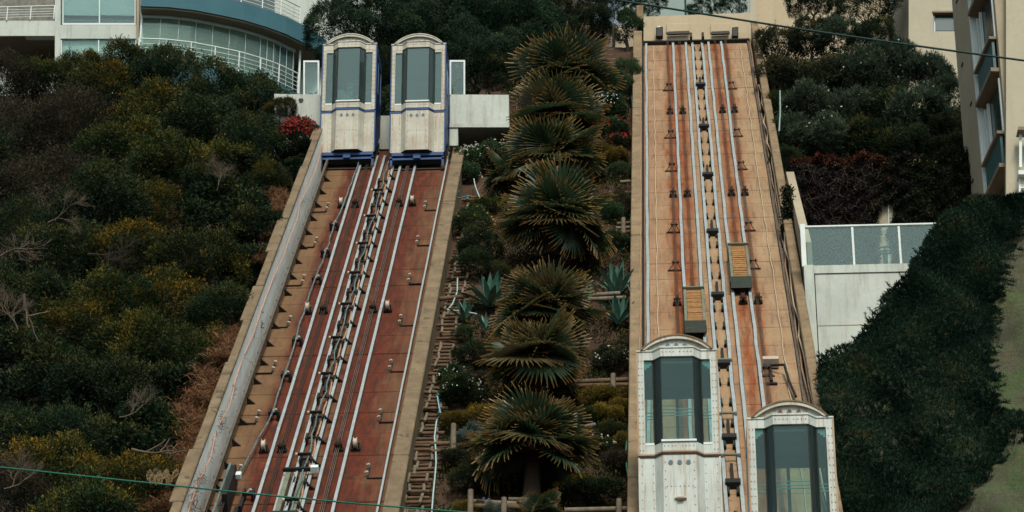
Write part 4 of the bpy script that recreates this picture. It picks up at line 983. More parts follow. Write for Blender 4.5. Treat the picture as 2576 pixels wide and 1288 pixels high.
# side return of the balustrade running back towards the hedge
pth = [(wx(1987), 61.5, 0)]
t = empty('terrace_side_wall', label='narrow beige wall stepping down beside the right incline towards the terrace', cat='wall', mtx=Matrix.Identity(4))
x1 = P(1992, 430, 64.5)[0]-.15; x2 = wx(2022)+.03
mb = MB(); za = P(1990, 432, 64.5)[1]
mb.add([(x2, YT+.31, 24), (x2, YT+.31, zt+.75), (x1, 64.5, za), (x1, 64.5, 26), (x2+.2, YT+.31, 24), (x2+.2, YT+.31, zt+.75), (x1+.2, 64.5, za), (x1+.2, 64.5, 26)], [(0, 1, 2, 3), (4, 7, 6, 5), (0, 4, 5, 1), (1, 5, 6, 2), (2, 6, 7, 3)]); mb.build('wall_face', M['beige3'], t)
v = aty(2226, 668, 59.5)
t = empty('hand_wheel', label='dark valve hand wheel on a post behind the glass balustrade', cat='hand wheel', mtx=Matrix.Identity(4))
cz = P(2226, 630, 59.5)[1]; cx = P(2226, 630, 59.5)[0]
MB().cyl((cx, 59.5, 27.4), (cx, 59.5, cz), .055, 10).build('post', M['black'], t)
ring = [(cx+.195*math.cos(a), 59.5+.195*math.sin(a), cz) for a in [i*PI/10 for i in range(21)]]
MB().tube(ring, .022, 6).build('rim', M['black'], t)
for k in range(3): MB().cyl((cx, 59.5, cz), (cx+.19*math.cos(k*PI*2/3+.4), 59.5+.19*math.sin(k*PI*2/3+.4), cz), .02, 5).build('spoke', M['black'], t)
tag(wbox('terrace_deck', M['beige3'], (3.9, YT+.3, zt-.35), (13, 66, zt-.15)), kind='structure')
# two poles at the hedge
v0 = onp(1960, 330, .6); v1 = aty(1962, 228, v0[1]-.1)
tag(MB().tube([v0, (v0+v1)/2+np.array([.02, 0, 0]), v1], .022, 6).build('thin_pole', M['hosew']), 'thin pale blue pole leaning between the hedge and the right incline', 'pole')
#--PART4--
# ------------------------------------------------------------------ foliage
def quads_mesh(name, V, tint, mat, tri=False):
    """V: (N,4,3) quads (or (N,3,3) triangles); tint: (N,) or (N,k)"""
    N, k = V.shape[:2]
    me = bpy.data.meshes.new(name); me.vertices.add(N*k); me.vertices.foreach_set('co', V.reshape(-1).astype(np.float32))
    me.loops.add(N*k); me.loops.foreach_set('vertex_index', np.arange(N*k, dtype=np.int32))
    me.polygons.add(N); me.polygons.foreach_set('loop_start', np.arange(0, N*k, k, dtype=np.int32)); me.polygons.foreach_set('loop_total', np.full(N, k, np.int32))
    at_ = me.attributes.new('tint', 'FLOAT', 'POINT'); tt = np.repeat(tint[:, None], k, 1) if tint.ndim == 1 else tint
    at_.data.foreach_set('value', tt.reshape(-1).astype(np.float32))
    if mat: me.materials.append(mat)
    me.update(calc_edges=True); me.validate(); return me
def unit(v): return v/np.maximum(np.linalg.norm(v, axis=-1, keepdims=True), 1e-6)
def leaves(rng, C, Dr, L, Wd, Lj=.35):
    """rhombic leaves at C pointing along Dr"""
    n = len(C); l = L*(1+rng.uniform(-Lj, Lj, (n, 1))); s = unit(np.cross(Dr, rng.normal(size=(n, 3)))); u = np.cross(Dr, s)
    w = Wd*(1+rng.uniform(-.3, .3, (n, 1)))
    return np.stack([C, C+Dr*l*.5+s*w*.5+u*w*.12, C+Dr*l, C+Dr*l*.5-s*w*.5+u*w*.12], 1)
def dome_dirs(rng, n, lo=-.35):
    d = unit(rng.normal(size=(n*3, 3))); d = d[d[:, 2] > lo][:n]
    while len(d) < n: d = np.vstack([d, d])[:n]
    return d
def crown(rng, nl, ntwig, nleaf, L, Wd, spread, up=.25, flat=.8, lobr=(.26, .46), rad=(.35, .72), nshoot=170):
    """lumpy crown of radius ~1: twigs on the skins of many lobes, leaves on the twigs"""
    ld = dome_dirs(rng, nl, -.25); lr = rng.uniform(*lobr, nl); lc = ld*rng.uniform(*rad, (nl, 1))*np.array([1, 1, flat])
    k = rng.choice(nl, ntwig*2, p=lr**2/np.sum(lr**2)); d = unit(rng.normal(size=(ntwig*2, 3))+ld[k]*.8+np.array([0, 0, .35]))
    r = lr[k]*rng.uniform(.72, 1.06, ntwig*2)*(1+.18*np.sin(d[:, 0]*9+k)*np.cos(d[:, 2]*8+k*2)); p = lc[k]+d*r[:, None]
    dist = np.linalg.norm((p[:, None]-lc[None])/lr[None, :, None], axis=2); dist[np.arange(len(p)), k] = 9
    ok = dist.min(1) > .62; p = p[ok][:ntwig]; d = d[ok][:ntwig]; kk = k[ok][:ntwig]
    lobt = rng.uniform(-.22, .2, nl)
    sh = rng.choice(len(p), min(len(p), nshoot)) if nshoot else []
    n = len(p)
    C = np.repeat(p, nleaf, 0)+rng.normal(size=(n*nleaf, 3))*spread
    Dd = unit(np.repeat(d, nleaf, 0)*.8+rng.normal(size=(n*nleaf, 3))*.75+np.array([0, 0, up]))
    tint = np.clip(np.repeat(.40+.33*(d[:, 2])+lobt[kk]+rng.uniform(-.15, .25, n), nleaf)+rng.uniform(-.15, .2, n*nleaf), 0, 1)  # paler, yellower tint upward: sunlit tops put into the colour, plus new growth
    V = leaves(rng, C, Dd, L, Wd)
    if nshoot:                                           # slender shoots that break the outline
        sd = unit(d[sh]*.6+np.array([0, 0, .6])+rng.normal(size=(nshoot, 3))*.3); ln = rng.uniform(.08, .24, nshoot); m = 12
        q = p[sh][:, None]+sd[:, None]*(ln[:, None]*np.linspace(0, 1, m)[None])[..., None]; q = q.reshape(-1, 3)+rng.normal(size=(nshoot*m, 3))*L*.15
        dd = unit(np.repeat(sd, m, 0)+rng.normal(size=(nshoot*m, 3))*.6); V = np.concatenate([V, leaves(rng, q, dd, L*.9, Wd*.9)])
        tint = np.concatenate([tint, np.clip(rng.uniform(.35, 1.0, nshoot*m), 0, 1)])
    return V, tint
def stems_mesh(seed, n=7, h=.75, r=.05, sp=.55, mat='bark'):
    rnd = random.Random(seed); mb = MB()
    mb.tube([(0, 0, -.6), (.02, 0, -.1), (0, .03, .25)], r*1.5, 7, r2=r)
    for i in range(n):
        a = 2*PI*i/n+rnd.uniform(-.3, .3); q = sp*rnd.uniform(.6, 1.1)
        mid = (q*.45*math.cos(a), q*.45*math.sin(a), h*.55); end = (q*math.cos(a), q*math.sin(a), h*rnd.uniform(.7, 1.05))
        mb.tube([(0, 0, .1), mid, end], r*.7, 5, r2=r*.15)
        for j in range(2):
            b = a+rnd.uniform(-1, 1); mb.tube([mid, (mid[0]+.25*math.cos(b), mid[1]+.25*math.sin(b), mid[2]+.25)], r*.35, 4, r2=r*.1)
    return mb.mesh('branches', M[mat])
CR = {}
def crown_set(key, mat, nvar, **k):
    CR[key] = []
    for i in range(nvar):
        rng = np.random.default_rng(hash_(key)+i)
        V, T = crown(rng, **k); CR[key].append(quads_mesh('foliage', V, T, M[mat]))
def hash_(s): return sum((i+1)*ord(c) for i, c in enumerate(s))
crown_set('fine', 'f_olive', 6, nl=22, ntwig=2100, nleaf=9, L=.058, Wd=.020, spread=.040, up=.3)
crown_set('leafy', 'f_dark', 3, nl=16, ntwig=1300, nleaf=8, L=.085, Wd=.036, spread=.045)
crown_set('big', 'f_bg', 4, nl=34, ntwig=3200, nleaf=10, L=.038, Wd=.017, spread=.024, lobr=(.16, .34), rad=(.4, .85), flat=.95)
crown_set('olea', 'f_olea', 4, nl=14, ntwig=700, nleaf=12, L=.15, Wd=.024, spread=.035, up=.7)
crown_set('box', 'f_bot', 3, nl=26, ntwig=1700, nleaf=8, L=.055, Wd=.030, spread=.035, lobr=(.2, .36))
crown_set('low', 'f_cover', 3, nl=20, ntwig=1300, nleaf=9, L=.075, Wd=.03, spread=.05, flat=.55)
crown_set('wisp', 'f_twig', 3, nl=22, ntwig=1700, nleaf=10, L=.060, Wd=.012, spread=.060)
STEM = [stems_mesh(i) for i in range(4)]
shrub_count = 0
def shrub(name, px, py, r, key, mat, Y=None, h=None, label='', group=None, cat='shrub', sz=1.0, sx=1.0, dz=0.0, stem=True, flowers=None):
    """r in photo pixels; centre of the crown at (px, py); rooted on the hill below it"""
    global shrub_count; shrub_count += 1
    rnd = random.Random(shrub_count*13+7)
    c = aty(px, py, Y) if Y else onp(px, py, h if h is not None else 0.0)
    dep = float(np.dot(c, cF)); R = r/FPX*dep
    c = c-np.array([0, 0, R*.15])
    t = empty(name, tuple(c), label, cat, group)
    t.rotation_euler = (0, 0, rnd.uniform(0, 6.28))
    me = CR[key][rnd.randrange(len(CR[key]))]
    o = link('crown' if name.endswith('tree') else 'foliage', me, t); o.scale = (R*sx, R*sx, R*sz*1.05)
    if mat:
        o.material_slots[0].link = 'OBJECT'; o.material_slots[0].material = M[mat]
    if stem:
        s = link('trunk' if name.endswith('tree') else 'stem', STEM[shrub_count % 4], t); s.scale = (R*.6, R*.6, R*.6); s.location = (0, 0, -R*.5)
    if flowers:
        fmat, n, fs = flowers; rng = np.random.default_rng(shrub_count)
        d = dome_dirs(rng, n, -.1); d[:, 1] = d[:, 1]; p = d*np.array([R*sx*.98, R*sx*.98, R*sz*.95])*rng.uniform(.82, 1.02, (n, 1))
        V = []
        for q in range(5):
            a = q*2*PI/5; e = np.array([math.cos(a), 0, math.sin(a)])
            dd = unit(np.tile(e, (n, 1))+d*.5+rng.normal(size=(n, 3))*.15); V.append(leaves(rng, p, dd, fs*.72, fs*.5))
        fo = link('blossom', quads_mesh('blossom', np.concatenate(V), np.full(n*5, .5), M[fmat]), t); fo['kind'] = 'stuff'; fo.rotation_euler = (0, 0, -t.rotation_euler[2])
    return t
# --- the big thicket on the left hillside (pixel centre, radius, kind)
TH_ = [
 (20, 215, 85, 'wisp', 'f_twig', 'sparse brownish shrub at the left edge right under the balcony'), (100, 205, 75, 'fine', 'f_olive', 'olive shrub in front of the white parapet wall'),
 (225, 175, 62, 'fine', 'f_yel', 'golden-tipped shrub reaching up to the white pillar'), (330, 190, 80, 'fine', 'f_olive', 'olive shrub hiding the foot of the lower left window'),
 (265, 235, 85, 'fine', 'f_yel', 'yellowish shrub just below the lower left window'), (430, 205, 90, 'fine', 'f_dark', 'dark shrub directly below the left end of the curved railing'),
 (545, 250, 100, 'fine', 'f_dark', 'dark rounded shrub below the middle of the curved blue balcony'), (640, 275, 90, 'fine', 'f_dark', 'dark shrub touching the right part of the blue balcony band'),
 (395, 300, 100, 'fine', 'f_yel', 'brightest golden-orange shrub high in the thicket'), (180, 330, 110, 'wisp', 'f_twig', 'thin brown-grey shrub high on the far left'),
 (60, 350, 110, 'wisp', 'f_twig', 'pale twiggy shrub high at the left edge'), (520, 340, 105, 'fine', 'f_dark', 'large dark shrub in the upper middle of the thicket'),
 (655, 370, 85, 'fine', 'f_dark', 'dark shrub left of the red flowers'), (290, 390, 105, 'fine', 'f_olive', 'olive shrub below the golden one'),
 (440, 420, 100, 'fine', 'f_olive', 'grey-olive shrub in the middle of the thicket'), (585, 435, 90, 'fine', 'f_olive', 'olive shrub with a dead tangle of twigs in its top'),
 (680, 460, 55, 'fine', 'f_olive', 'small olive shrub next to the top of the white wall coping'), (120, 480, 120, 'wisp', 'f_twig', 'wide bare-looking brownish shrub on the far left'),
 (265, 530, 115, 'fine', 'f_dark', 'dark shrub with exposed branches left of centre'), (400, 540, 90, 'fine', 'f_yel', 'yellow-edged shrub in the middle of the left slope'),
 (560, 545, 95, 'leafy', 'f_dark', 'dark glossy shrub near the upper white wall'), (645, 590, 62, 'leafy', 'f_dark', 'glossy dark shrub leaning over the coping'),
 (30, 600, 120, 'wisp', 'f_dark', 'dark thin shrub at the left edge behind the pale branch'), (180, 660, 120, 'fine', 'f_dark', 'very dark shrub in the shade of the thicket'),
 (345, 650, 95, 'fine', 'f_yel', 'golden shrub in the centre of the left slope'), (495, 660, 105, 'fine', 'f_olive', 'large olive dome in the right half of the thicket'),
 (620, 680, 62, 'leafy', 'f_dark', 'small glossy shrub touching the white wall'), (420, 780, 110, 'fine', 'f_yel', 'orange-tipped shrub right of the lower centre'),
 (560, 785, 80, 'fine', 'f_dark', 'dark olive shrub beside the coping, mid-height'), (285, 760, 100, 'fine', 'f_olive', 'olive shrub between two golden ones'),
 (110, 780, 110, 'fine', 'f_dark', 'dark low shrub behind the pale dead branch tuft'), (200, 850, 95, 'fine', 'f_yel', 'wide golden-topped shrub low on the left'),
 (60, 900, 90, 'leafy', 'f_dark', 'dark leafy shrub at the left edge under the branch tuft'), (350, 900, 110, 'fine', 'f_olive', 'olive shrub low in the thicket'),
 (480, 880, 85, 'fine', 'f_olive', 'olive shrub overhanging the dry grass by the coping'), (120, 970, 110, 'leafy', 'f_dark', 'grey-green leafy shrub low on the left'),
 (260, 1000, 115, 'fine', 'f_dark', 'nearly black shrub in the deepest shade, low left'), (420, 1000, 90, 'leafy', 'f_dark', 'dark shrub above the pampas tufts'),
 (370, 1110, 100, 'leafy', 'f_dark', 'dark green leafy shrub beside the dry grass, near the bottom'), (200, 1120, 120, 'fine', 'f_dark', 'dark shrub above the green rope'),
 (60, 1110, 110, 'fine', 'f_dark', 'dark shrub near the lower left corner, above the rope'), (150, 1200, 115, 'fine', 'f_yel', 'yellow-green shrub crossed by the green rope'),
 (320, 1225, 105, 'fine', 'f_yel', 'golden-green shrub in front at the bottom, under the rope'), (30, 1250, 95, 'wisp', 'f_twig', 'grey dead-looking shrub in the lower left corner'),
 (-60, 450, 130, 'fine', 'f_dark', 'dark shrub cut by the left edge, upper half'), (-60, 780, 130, 'fine', 'f_dark', 'dark shrub cut by the left edge, lower half'), (220, 1330, 130, 'fine', 'f_olive', 'olive shrub cut by the bottom edge'),
]
for (a, b, r, k, m_, lb) in TH_:
    rr = (a*7+b*3) % 10/10
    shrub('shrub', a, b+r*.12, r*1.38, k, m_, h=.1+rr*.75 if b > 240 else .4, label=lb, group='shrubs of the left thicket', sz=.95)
shrub('shrub', 20, 165, 55, 'fine', 'f_twig', Y=80.5, label='small olive-brown shrub at the left edge under the white parapet')
shrub('flowering_shrub', 752, 352, 72, 'leafy', 'f_bot', Y=67.9, label='bougainvillea-like shrub with bright red flowers left of the upper cabins', flowers=('fl_red', 520, .062))
shrub('shrub', 705, 275, 42, 'fine', 'f_yel', Y=68.3, label='small orange-brown shrub against the white station wall')
shrub('shrub', 735, 430, 42, 'leafy', 'f_dark', Y=67.3, label='dark little shrub at the top end of the white wall coping')
# dead branches
def branch(mb, p, d, r, depth, rnd, mat=0):
    pts = [Vector(p)]; dd = Vector(d).normalized(); L = rnd.uniform(.5, .9)*(r/.05)**.5
    for i in range(4):
        dd = (dd+Vector((rnd.uniform(-.35, .35), rnd.uniform(-.3, .3), rnd.uniform(-.25, .3)))).normalized(); pts.append(pts[-1]+dd*L/4)
    mb.tube(pts, r, 5, r2=r*.55)
    if depth: 
        for i in (2, 3, 4):
            for q in range(rnd.choice((1, 2))):
                branch(mb, pts[i], (dd+Vector((rnd.uniform(-.9, .9), rnd.uniform(-.5, .5), rnd.uniform(-.5, .8)))), r*.6, depth-1, rnd)
def dead(px, py, h, d, r, depth, seed, label, mat='palebark'):
    mb = MB(); c = onp(px, py, h); branch(mb, (0, 0, 0), d, r, depth, random.Random(seed))
    tag(mb.build('dead_branch', M[mat], None, Matrix.Translation(Vector(c))), label, 'branch')
dead(0, 645, 2.0, (.9, 0, .55), .026, 3, 3, 'long pale bare branch rising from the left edge')
dead(60, 740, 2.0, (-.1, 0, -1), .04, 1, 5, 'short pale trunk piece hanging below the long bare branch')
dead(45, 830, 2.1, (-.2, 0, .6), .018, 4, 9, 'pale tuft of dead twigs at the left edge')
dead(545, 480, 1.4, (.2, -.2, .8), .014, 4, 12, 'fine dead twigs in the top of an olive shrub')
dead(300, 1050, 1.6, (.9, 0, .3), .014, 3, 15, 'thin dead twigs over the darkest shrub')
dead(330, 1130, 1.8, (.6, 0, -.1), .03, 1, 17, 'pale fallen branch end above the pampas tufts')
dead(10, 1230, 2.0, (.8, 0, .2), .016, 4, 21, 'grey tangle of dead twigs in the lower left corner')
dead(120, 560, 1.8, (.5, 0, .7), .016, 4, 23, 'thin brown bare twigs on the far left')
dead(220, 640, 1.8, (.8, 0, .3), .02, 4, 25, 'dark crooked bare branch left of centre', 'bark')
# dry grass spilling over the coping
def tuft_mesh(seed, n=420, L=.34, spread=.16, curl=.5):
    rng = np.random.default_rng(seed); b = rng.normal(size=(n, 3))*np.array([spread, spread, .04]); d = unit(rng.normal(size=(n, 3))*np.array([.8, .8, .3])+np.array([0, 0, .8]))
    l = L*rng.uniform(.5, 1.2, (n, 1)); m1 = b+d*l*.55; e = m1+unit(d+np.array([0, 0, -curl*1.6])+rng.normal(size=(n, 3))*.2)*l*.55
    s = unit(np.cross(d, rng.normal(size=(n, 3))))*.006
    V = np.concatenate([np.stack([b-s, b+s, m1+s, m1-s], 1), np.stack([m1-s, m1+s, e+s*.2, e-s*.2], 1)]); t = np.tile(rng.uniform(.1, 1, n), 2)
    return quads_mesh('grass_blades', V, t, M['drygrass'])
rnd = random.Random(4); VV = []; TT_ = []
def tuft_arrays(seed, c, sc_, n=150):
    rng = np.random.default_rng(seed); b = rng.normal(size=(n, 3))*np.array([.16, .16, .05]); d = unit(rng.normal(size=(n, 3))*np.array([.8, .8, .3])+np.array([0, 0, .8]))
    l = .26*rng.uniform(.5, 1.2, (n, 1)); m1 = b+d*l*.55; e = m1+unit(d+np.array([0, 0, -.9])+rng.normal(size=(n, 3))*.25)*l*.55
    w = unit(np.cross(d, rng.normal(size=(n, 3))))*.006
    V = np.concatenate([np.stack([b-w, b+w, m1+w, m1-w], 1), np.stack([m1-w, m1+w, e+w*.2, e-w*.2], 1)])
    VV.append(V*sc_+c); TT_.append(np.tile(rng.uniform(.1, 1, n), 2))
for i, (a, b, sc_) in enumerate([(708, 500, 1.0), (695, 530, .9), (672, 600, .7), (660, 650, .8), (578, 862, 1.0), (562, 890, 1.0), (600, 845, .8), (520, 955, 1.1), (535, 985, 1.0), (500, 1000, 1.1), (552, 968, .7), (505, 1055, 1.1), (490, 1090, 1.1), (480, 1040, 1.1), (520, 1070, .9), (495, 1125, .9), (462, 1190, 1.1), (448, 1230, 1.1), (470, 1160, 1.0), (432, 1270, 1.1)]):
    for j in range(5): VV_ = tuft_arrays(i*9+j, onp(a+rnd.uniform(-16, 12), b+rnd.uniform(-14, 14), .55), sc_*rnd.uniform(.7, 1.1))
o = link('dry_grass', quads_mesh('dry_grass', np.concatenate(VV), np.concatenate(TT_), M['drygrass'])); tag(o, 'rust-coloured dry grass spilling over the stepped coping of the white wall', 'dry grass', kind='stuff')
# undergrowth: the leafy mass between the shrubs of the left hillside
rng = np.random.default_rng(77); n = 15000; xx = rng.uniform(-27, -11.25, n); yy = rng.uniform(46, 83.8, n); zz = np.array([hill_z(a, b) for a, b in zip(xx, yy)])
clump = np.array([noise.noise(Vector((a*.9, b*.9, 4))) for a, b in zip(xx, yy)])
C = np.stack([xx, yy, zz+.1+rng.uniform(0, .55, n)+np.clip(clump, 0, 1)*.8], 1); C = np.repeat(C, 9, 0)+rng.normal(size=(n*9, 3))*.09
o = link('undergrowth', quads_mesh('undergrowth', leaves(rng, C, unit(rng.normal(size=(n*9, 3))+np.array([0, -.3, .6])), .10, .034), np.clip(np.repeat(.3+clump*.5, 9)+rng.uniform(-.2, .3, n*9), 0, 1), M['f_dark'])); tag(o, 'dark leafy undergrowth filling the gaps between the left hillside shrubs', 'undergrowth', kind='stuff')
n = 5000; xx = rng.uniform(-10.2, -4.6, n); yy = rng.uniform(72.5, 92, n); zz = np.array([hill_z(a, b) for a, b in zip(xx, yy)])
C = np.repeat(np.stack([xx, yy, zz+rng.uniform(0, .9, n)], 1), 9, 0)+rng.normal(size=(n*9, 3))*.16
o = link('wooded_hilltop', quads_mesh('wooded_hilltop', leaves(rng, C, unit(rng.normal(size=(n*9, 3))+np.array([0, -.3, .5])), .18, .07), rng.uniform(0, .8, n*9), M['f_dark'])); tag(o, 'dark wooded rise behind the trees above the upper station', 'woodland', kind='stuff')
n = 5000; xx = rng.uniform(3.7, 12, n); yy = rng.uniform(66.6, 79, n); zz = np.array([hill_z(a, b) for a, b in zip(xx, yy)])
C = np.repeat(np.stack([xx, yy, zz+rng.uniform(0, .6, n)], 1), 9, 0)+rng.normal(size=(n*9, 3))*.12
o = link('hedge_undergrowth', quads_mesh('hedge_undergrowth', leaves(rng, C, unit(rng.normal(size=(n*9, 3))+np.array([0, -.3, .5])), .13, .045), rng.uniform(0, .8, n*9), M['f_dark'])); tag(o, 'dark undergrowth between the shrubs of the upper right hedge', 'undergrowth', kind='stuff')
# pampas plumes
def plume(seed):
    rng = np.random.default_rng(seed); n = 160; z = rng.uniform(0, .22, n); a = rng.uniform(0, 6.28, n); rr = .035*np.sin(z/.22*PI)+.004
    p = np.stack([rr*np.cos(a), rr*np.sin(a), z], 1); d = unit(np.stack([np.cos(a)*.6, np.sin(a)*.6, np.ones(n)], 1)); return quads_mesh('plume', leaves(rng, p, d, .05, .012), rng.uniform(.7, 1, n), M['f_plume'])
M['f_plume'] = leaf_mat('pampas_plume', (.2, .14, .08), (.36, .26, .15), (.42, .31, .18), .5)
PM = [plume(i) for i in range(2)]
for i, (a, b) in enumerate([(372, 1210), (385, 1205), (398, 1212), (410, 1207), (423, 1213), (433, 1206), (405, 1220), (392, 1222), (418, 1224), (378, 1220), (428, 1222)]):
    p = onp(a, b, 1.2); o = link('pampas_plume', PM[i % 2], None, Matrix.Translation(Vector(p)) @ Matrix.Rotation(rnd.uniform(-.5, .5), 4, 'Y') @ Matrix.Scale(.9, 4))
    tag(o, 'small cream pampas plume above the green rope, %s of the row' % ordn(i), 'plume', 'cream pampas plumes')

# --- trees behind the station
for (a, b, r, Y, lb, m_) in [
 (850, 70, 95, 76.5, 'dark tree overlapping the right end of the curved balcony', 'f_bg'), (830, 150, 45, 75.5, 'small pale-green tree just left of the upper left cabin', 'f_bg'),
 (960, 45, 120, 77.5, 'broad dark tree behind the gap between the cabins', 'f_bg'), (1070, 90, 120, 76.6, 'dark grey-green tree behind the upper right cabin', 'f_bg'),
 (960, 200, 90, 75, 'low dark tree filling the gap between the cabins', 'f_dark'),
 (1190, 40, 125, 78, 'large dark tree crown at the top right of the cabins', 'f_bg'), (1300, 60, 115, 77, 'lighter grey-green tree crown right of the cabins', 'f_bg'),
 (1190, 160, 110, 76, 'dark tree behind the right glass screen', 'f_bg'), (1330, 150, 95, 76.4, 'dark green tree between the platform and the top palm', 'f_bg'),
 (1260, 215, 85, 75.3, 'shaded tree behind the white platform parapet', 'f_dark'), (1440, 20, 100, 80, 'brown-black tree at the top centre', 'f_dark'), (1490, 70, 70, 80, 'nearly black tree left of the round-headed tree', 'f_dark'),
 (1400, 100, 70, 78, 'dark low tree behind the top palm', 'f_dark'), (1060, 230, 100, 74.5, 'dark shrubby tree behind the lower half of the right cabin', 'f_dark')]:
    shrub('broadleaf_tree', a, b, r*1.08, 'big', m_, Y=Y, label=lb, group='trees behind the upper station', cat='tree', sz=1.0)
def trunk(px, y0, y1, Y, r, label, seed=0, par=None):
    a = aty(px, y0, Y); b = aty(px+random.Random(seed).uniform(-5, 5), y1, Y)
    return MB().tube([a, (a+b)/2+np.array([.05, 0, 0]), b], r, 7, r2=r*.7).build('trunk', M['bark'], par)
t = shrub('round_headed_tree', 1573, 68, 50, 'leafy', 'f_green', Y=78.5, label='small round-headed tree with dark leaves beside the top left corner of the right incline', cat='tree')
inv = t.matrix_basis.inverted()
o = trunk(1577, 152, 90, 78.5, .07, '', 1); o.parent = t; o.matrix_parent_inverse = inv
o = trunk(1538, 152, 70, 78.9, .06, '', 2); o.parent = t; o.matrix_parent_inverse = inv
tag(trunk(1459, 165, 90, 79.8, .09, '', 3), 'bare dark trunk standing against the beige boundary wall', 'tree trunk')
t = shrub('hedge_bush', 1572, 185, 44, 'fine', 'f_green', h=.3, label='dense dark green bush beside the upper left wall of the right incline', sz=1.1)
shrub('hedge_bush', 1560, 215, 44, 'fine', 'f_green', h=.25, label='dense green bush below the other one by the upper right incline wall', sz=1.2)
# --- behind the head wall
for (a, b, r, lb) in [(1630, 10, 52, 'green tree crown above the left part of the head wall'), (1760, 20, 38, 'pale green bush above the middle of the head wall'), (1840, 8, 45, 'dark tree crown above the right part of the head wall'), (1545, 5, 50, 'dark tree crown left of the upper boundary pier')]:
    shrub('broadleaf_tree', a, b, r, 'big', 'f_bg', Y=82.5, label=lb, cat='tree', group='tree crowns over the head wall')
# --- right hand shrubbery
for (a, b, r, k, m_, Y, lb) in [
 (2045, 5, 68, 'big', 'f_bg', 75, 'dark tree crown at the top, left of the beige building'), (2175, 15, 85, 'big', 'f_dark', 74.5, 'dark conifer-like mass against the beige building corner'), (2190, 100, 60, 'fine', 'f_dark', 73.5, 'dark shrub under the beige building corner'),
 (1955, 105, 58, 'box', 'f_bot', 74, 'dark rust-tinged shrub at the upper right incline wall'), (2040, 95, 62, 'box', 'f_bot', 74, 'rust-tinged shrub right below the wire, left one'), (2110, 100, 66, 'olea', 'f_olea', 73.6, 'long-leaved shrub directly under the wire'),
 (1960, 185, 62, 'box', 'f_bot', 72.5, 'dark rounded shrub overhanging the right wall of the incline'), (2055, 195, 75, 'box', 'f_bot', 72.3, 'orange-tinged rounded shrub in the upper hedge'), (2150, 195, 78, 'olea', 'f_olea', 72.2, 'oleander in the middle of the upper hedge'),
 (2240, 165, 74, 'olea', 'f_olea', 72.0, 'oleander below the beige building corner'), (2330, 190, 72, 'olea', 'f_olea', 71.6, 'oleander with upright shoots below the small window'), (2385, 230, 50, 'olea', 'f_olea', 71.3, 'oleander touching the tower facade'),
 (1965, 280, 52, 'fine', 'f_dark', 71, 'dark shrub behind the thin pale blue pole'), (2035, 275, 74, 'olea', 'f_olea', 70.3, 'grey-green oleander right of the pale pole'), (2130, 290, 74, 'olea', 'f_olea', 70.2, 'oleander with white flower specks'),
 (2230, 280, 84, 'box', 'f_dark', 70.6, 'dark green shrub in the centre of the upper hedge'), (2320, 290, 88, 'olea', 'f_olea', 70, 'large oleander near the tower'), (2385, 320, 55, 'box', 'f_dark', 69.6, 'dark shrub in the corner by the tower'),
 (2000, 345, 62, 'olea', 'f_olea', 69, 'low oleander beside the right incline wall'), (2085, 355, 72, 'olea', 'f_olea', 68.6, 'oleander just above the ivy wall, left'), (2185, 365, 72, 'olea', 'f_dark', 68.4, 'dark drooping shrub above the ivy wall, middle'), (2290, 370, 76, 'box', 'f_dark', 68.2, 'dark shrub above the ivy wall, right'), (2385, 375, 58, 'box', 'f_dark', 68, 'dark clipped shrub above the ivy wall beside the tower'),
 (1975, 405, 40, 'fine', 'f_dark', 67, 'small dark shrub at the left end of the ivy wall')]:
    fl = ('fl_white', 14, .05) if m_ == 'f_olea' and r > 70 else None
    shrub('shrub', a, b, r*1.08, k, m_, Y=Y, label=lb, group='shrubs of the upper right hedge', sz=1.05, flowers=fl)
# ivy wall
t = empty('ivy_wall', label='beige terrace wall thickly covered with brown and green ivy', cat='wall', mtx=Matrix.Identity(4))
YI = 66.2
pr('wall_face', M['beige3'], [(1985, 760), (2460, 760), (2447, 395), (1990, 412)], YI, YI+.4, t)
pr('downpipe', M['hosew'], [(2235, 700), (2238, 700), (2236, 500), (2233, 500)], YI-.04, YI-.003, t)
def ivy(name, x0, x1, y0f, y1, n, mat, seed, L=.07, gap=None, depth=.28, Y=YI, par=None, tmul=1.0, gapf=None):
    rng = np.random.default_rng(seed); px = rng.uniform(x0, x1, n); u = rng.uniform(0, 1, n); yt = y0f(px); py = yt+(y1-yt)*u
    r = cF+(px[:, None]-1288)/FPX*cR-(py[:, None]-644)/FPX*cU
    bumps = np.sin(px*.09+np.sin(py*.05)*2)*np.cos(py*.11+px*.03)*.5+.5
    dep = depth*(.25+.75*bumps)*rng.uniform(.5, 1, n)
    if gapf is not None: keep = ~gapf(px, py, rng); r = r[keep]; dep = dep[keep]; bumps = bumps[keep]; px = px[keep]; py = py[keep]
    C = r*((Y-dep)/r[:, 1])[:, None]; m = len(C); C = np.repeat(C, 3, 0)+rng.normal(size=(m*3, 3))*.03
    d = unit(rng.normal(size=(m*3, 3))*.6+np.array([0, -.7, -.1])); ti = np.clip(np.repeat(bumps*.6+rng.uniform(0, .3, m), 3)+rng.uniform(-.15, .15, m*3), 0, 1)*tmul
    o = link(name, quads_mesh(name, leaves(rng, C, d, L, L*.62), ti, M[mat]), par); o['kind'] = 'stuff'; return o
def topy(px): return 400-(px-1990)*.03-np.clip((px-2300)*.12, 0, 20)+6*np.sin(px*.06)+4*np.sin(px*.17)
gapf = lambda px, py, rng: (px > 2209+6*np.sin(py*.1)) & (px < 2243+9*np.sin(py*.06+1)) & (py > 512)
ivy('brown_ivy', 1988, 2290, topy, 720, 15000, 'f_ivy', 1, gapf=gapf, par=t)
ivy('green_ivy', 2200, 2447, topy, 720, 13000, 'f_ivyg', 2, gapf=gapf, par=t)
ivy('ivy_top_growth', 1990, 2240, lambda p: topy(p)-4, 412, 420, 'f_orange', 3, depth=.36, par=t)
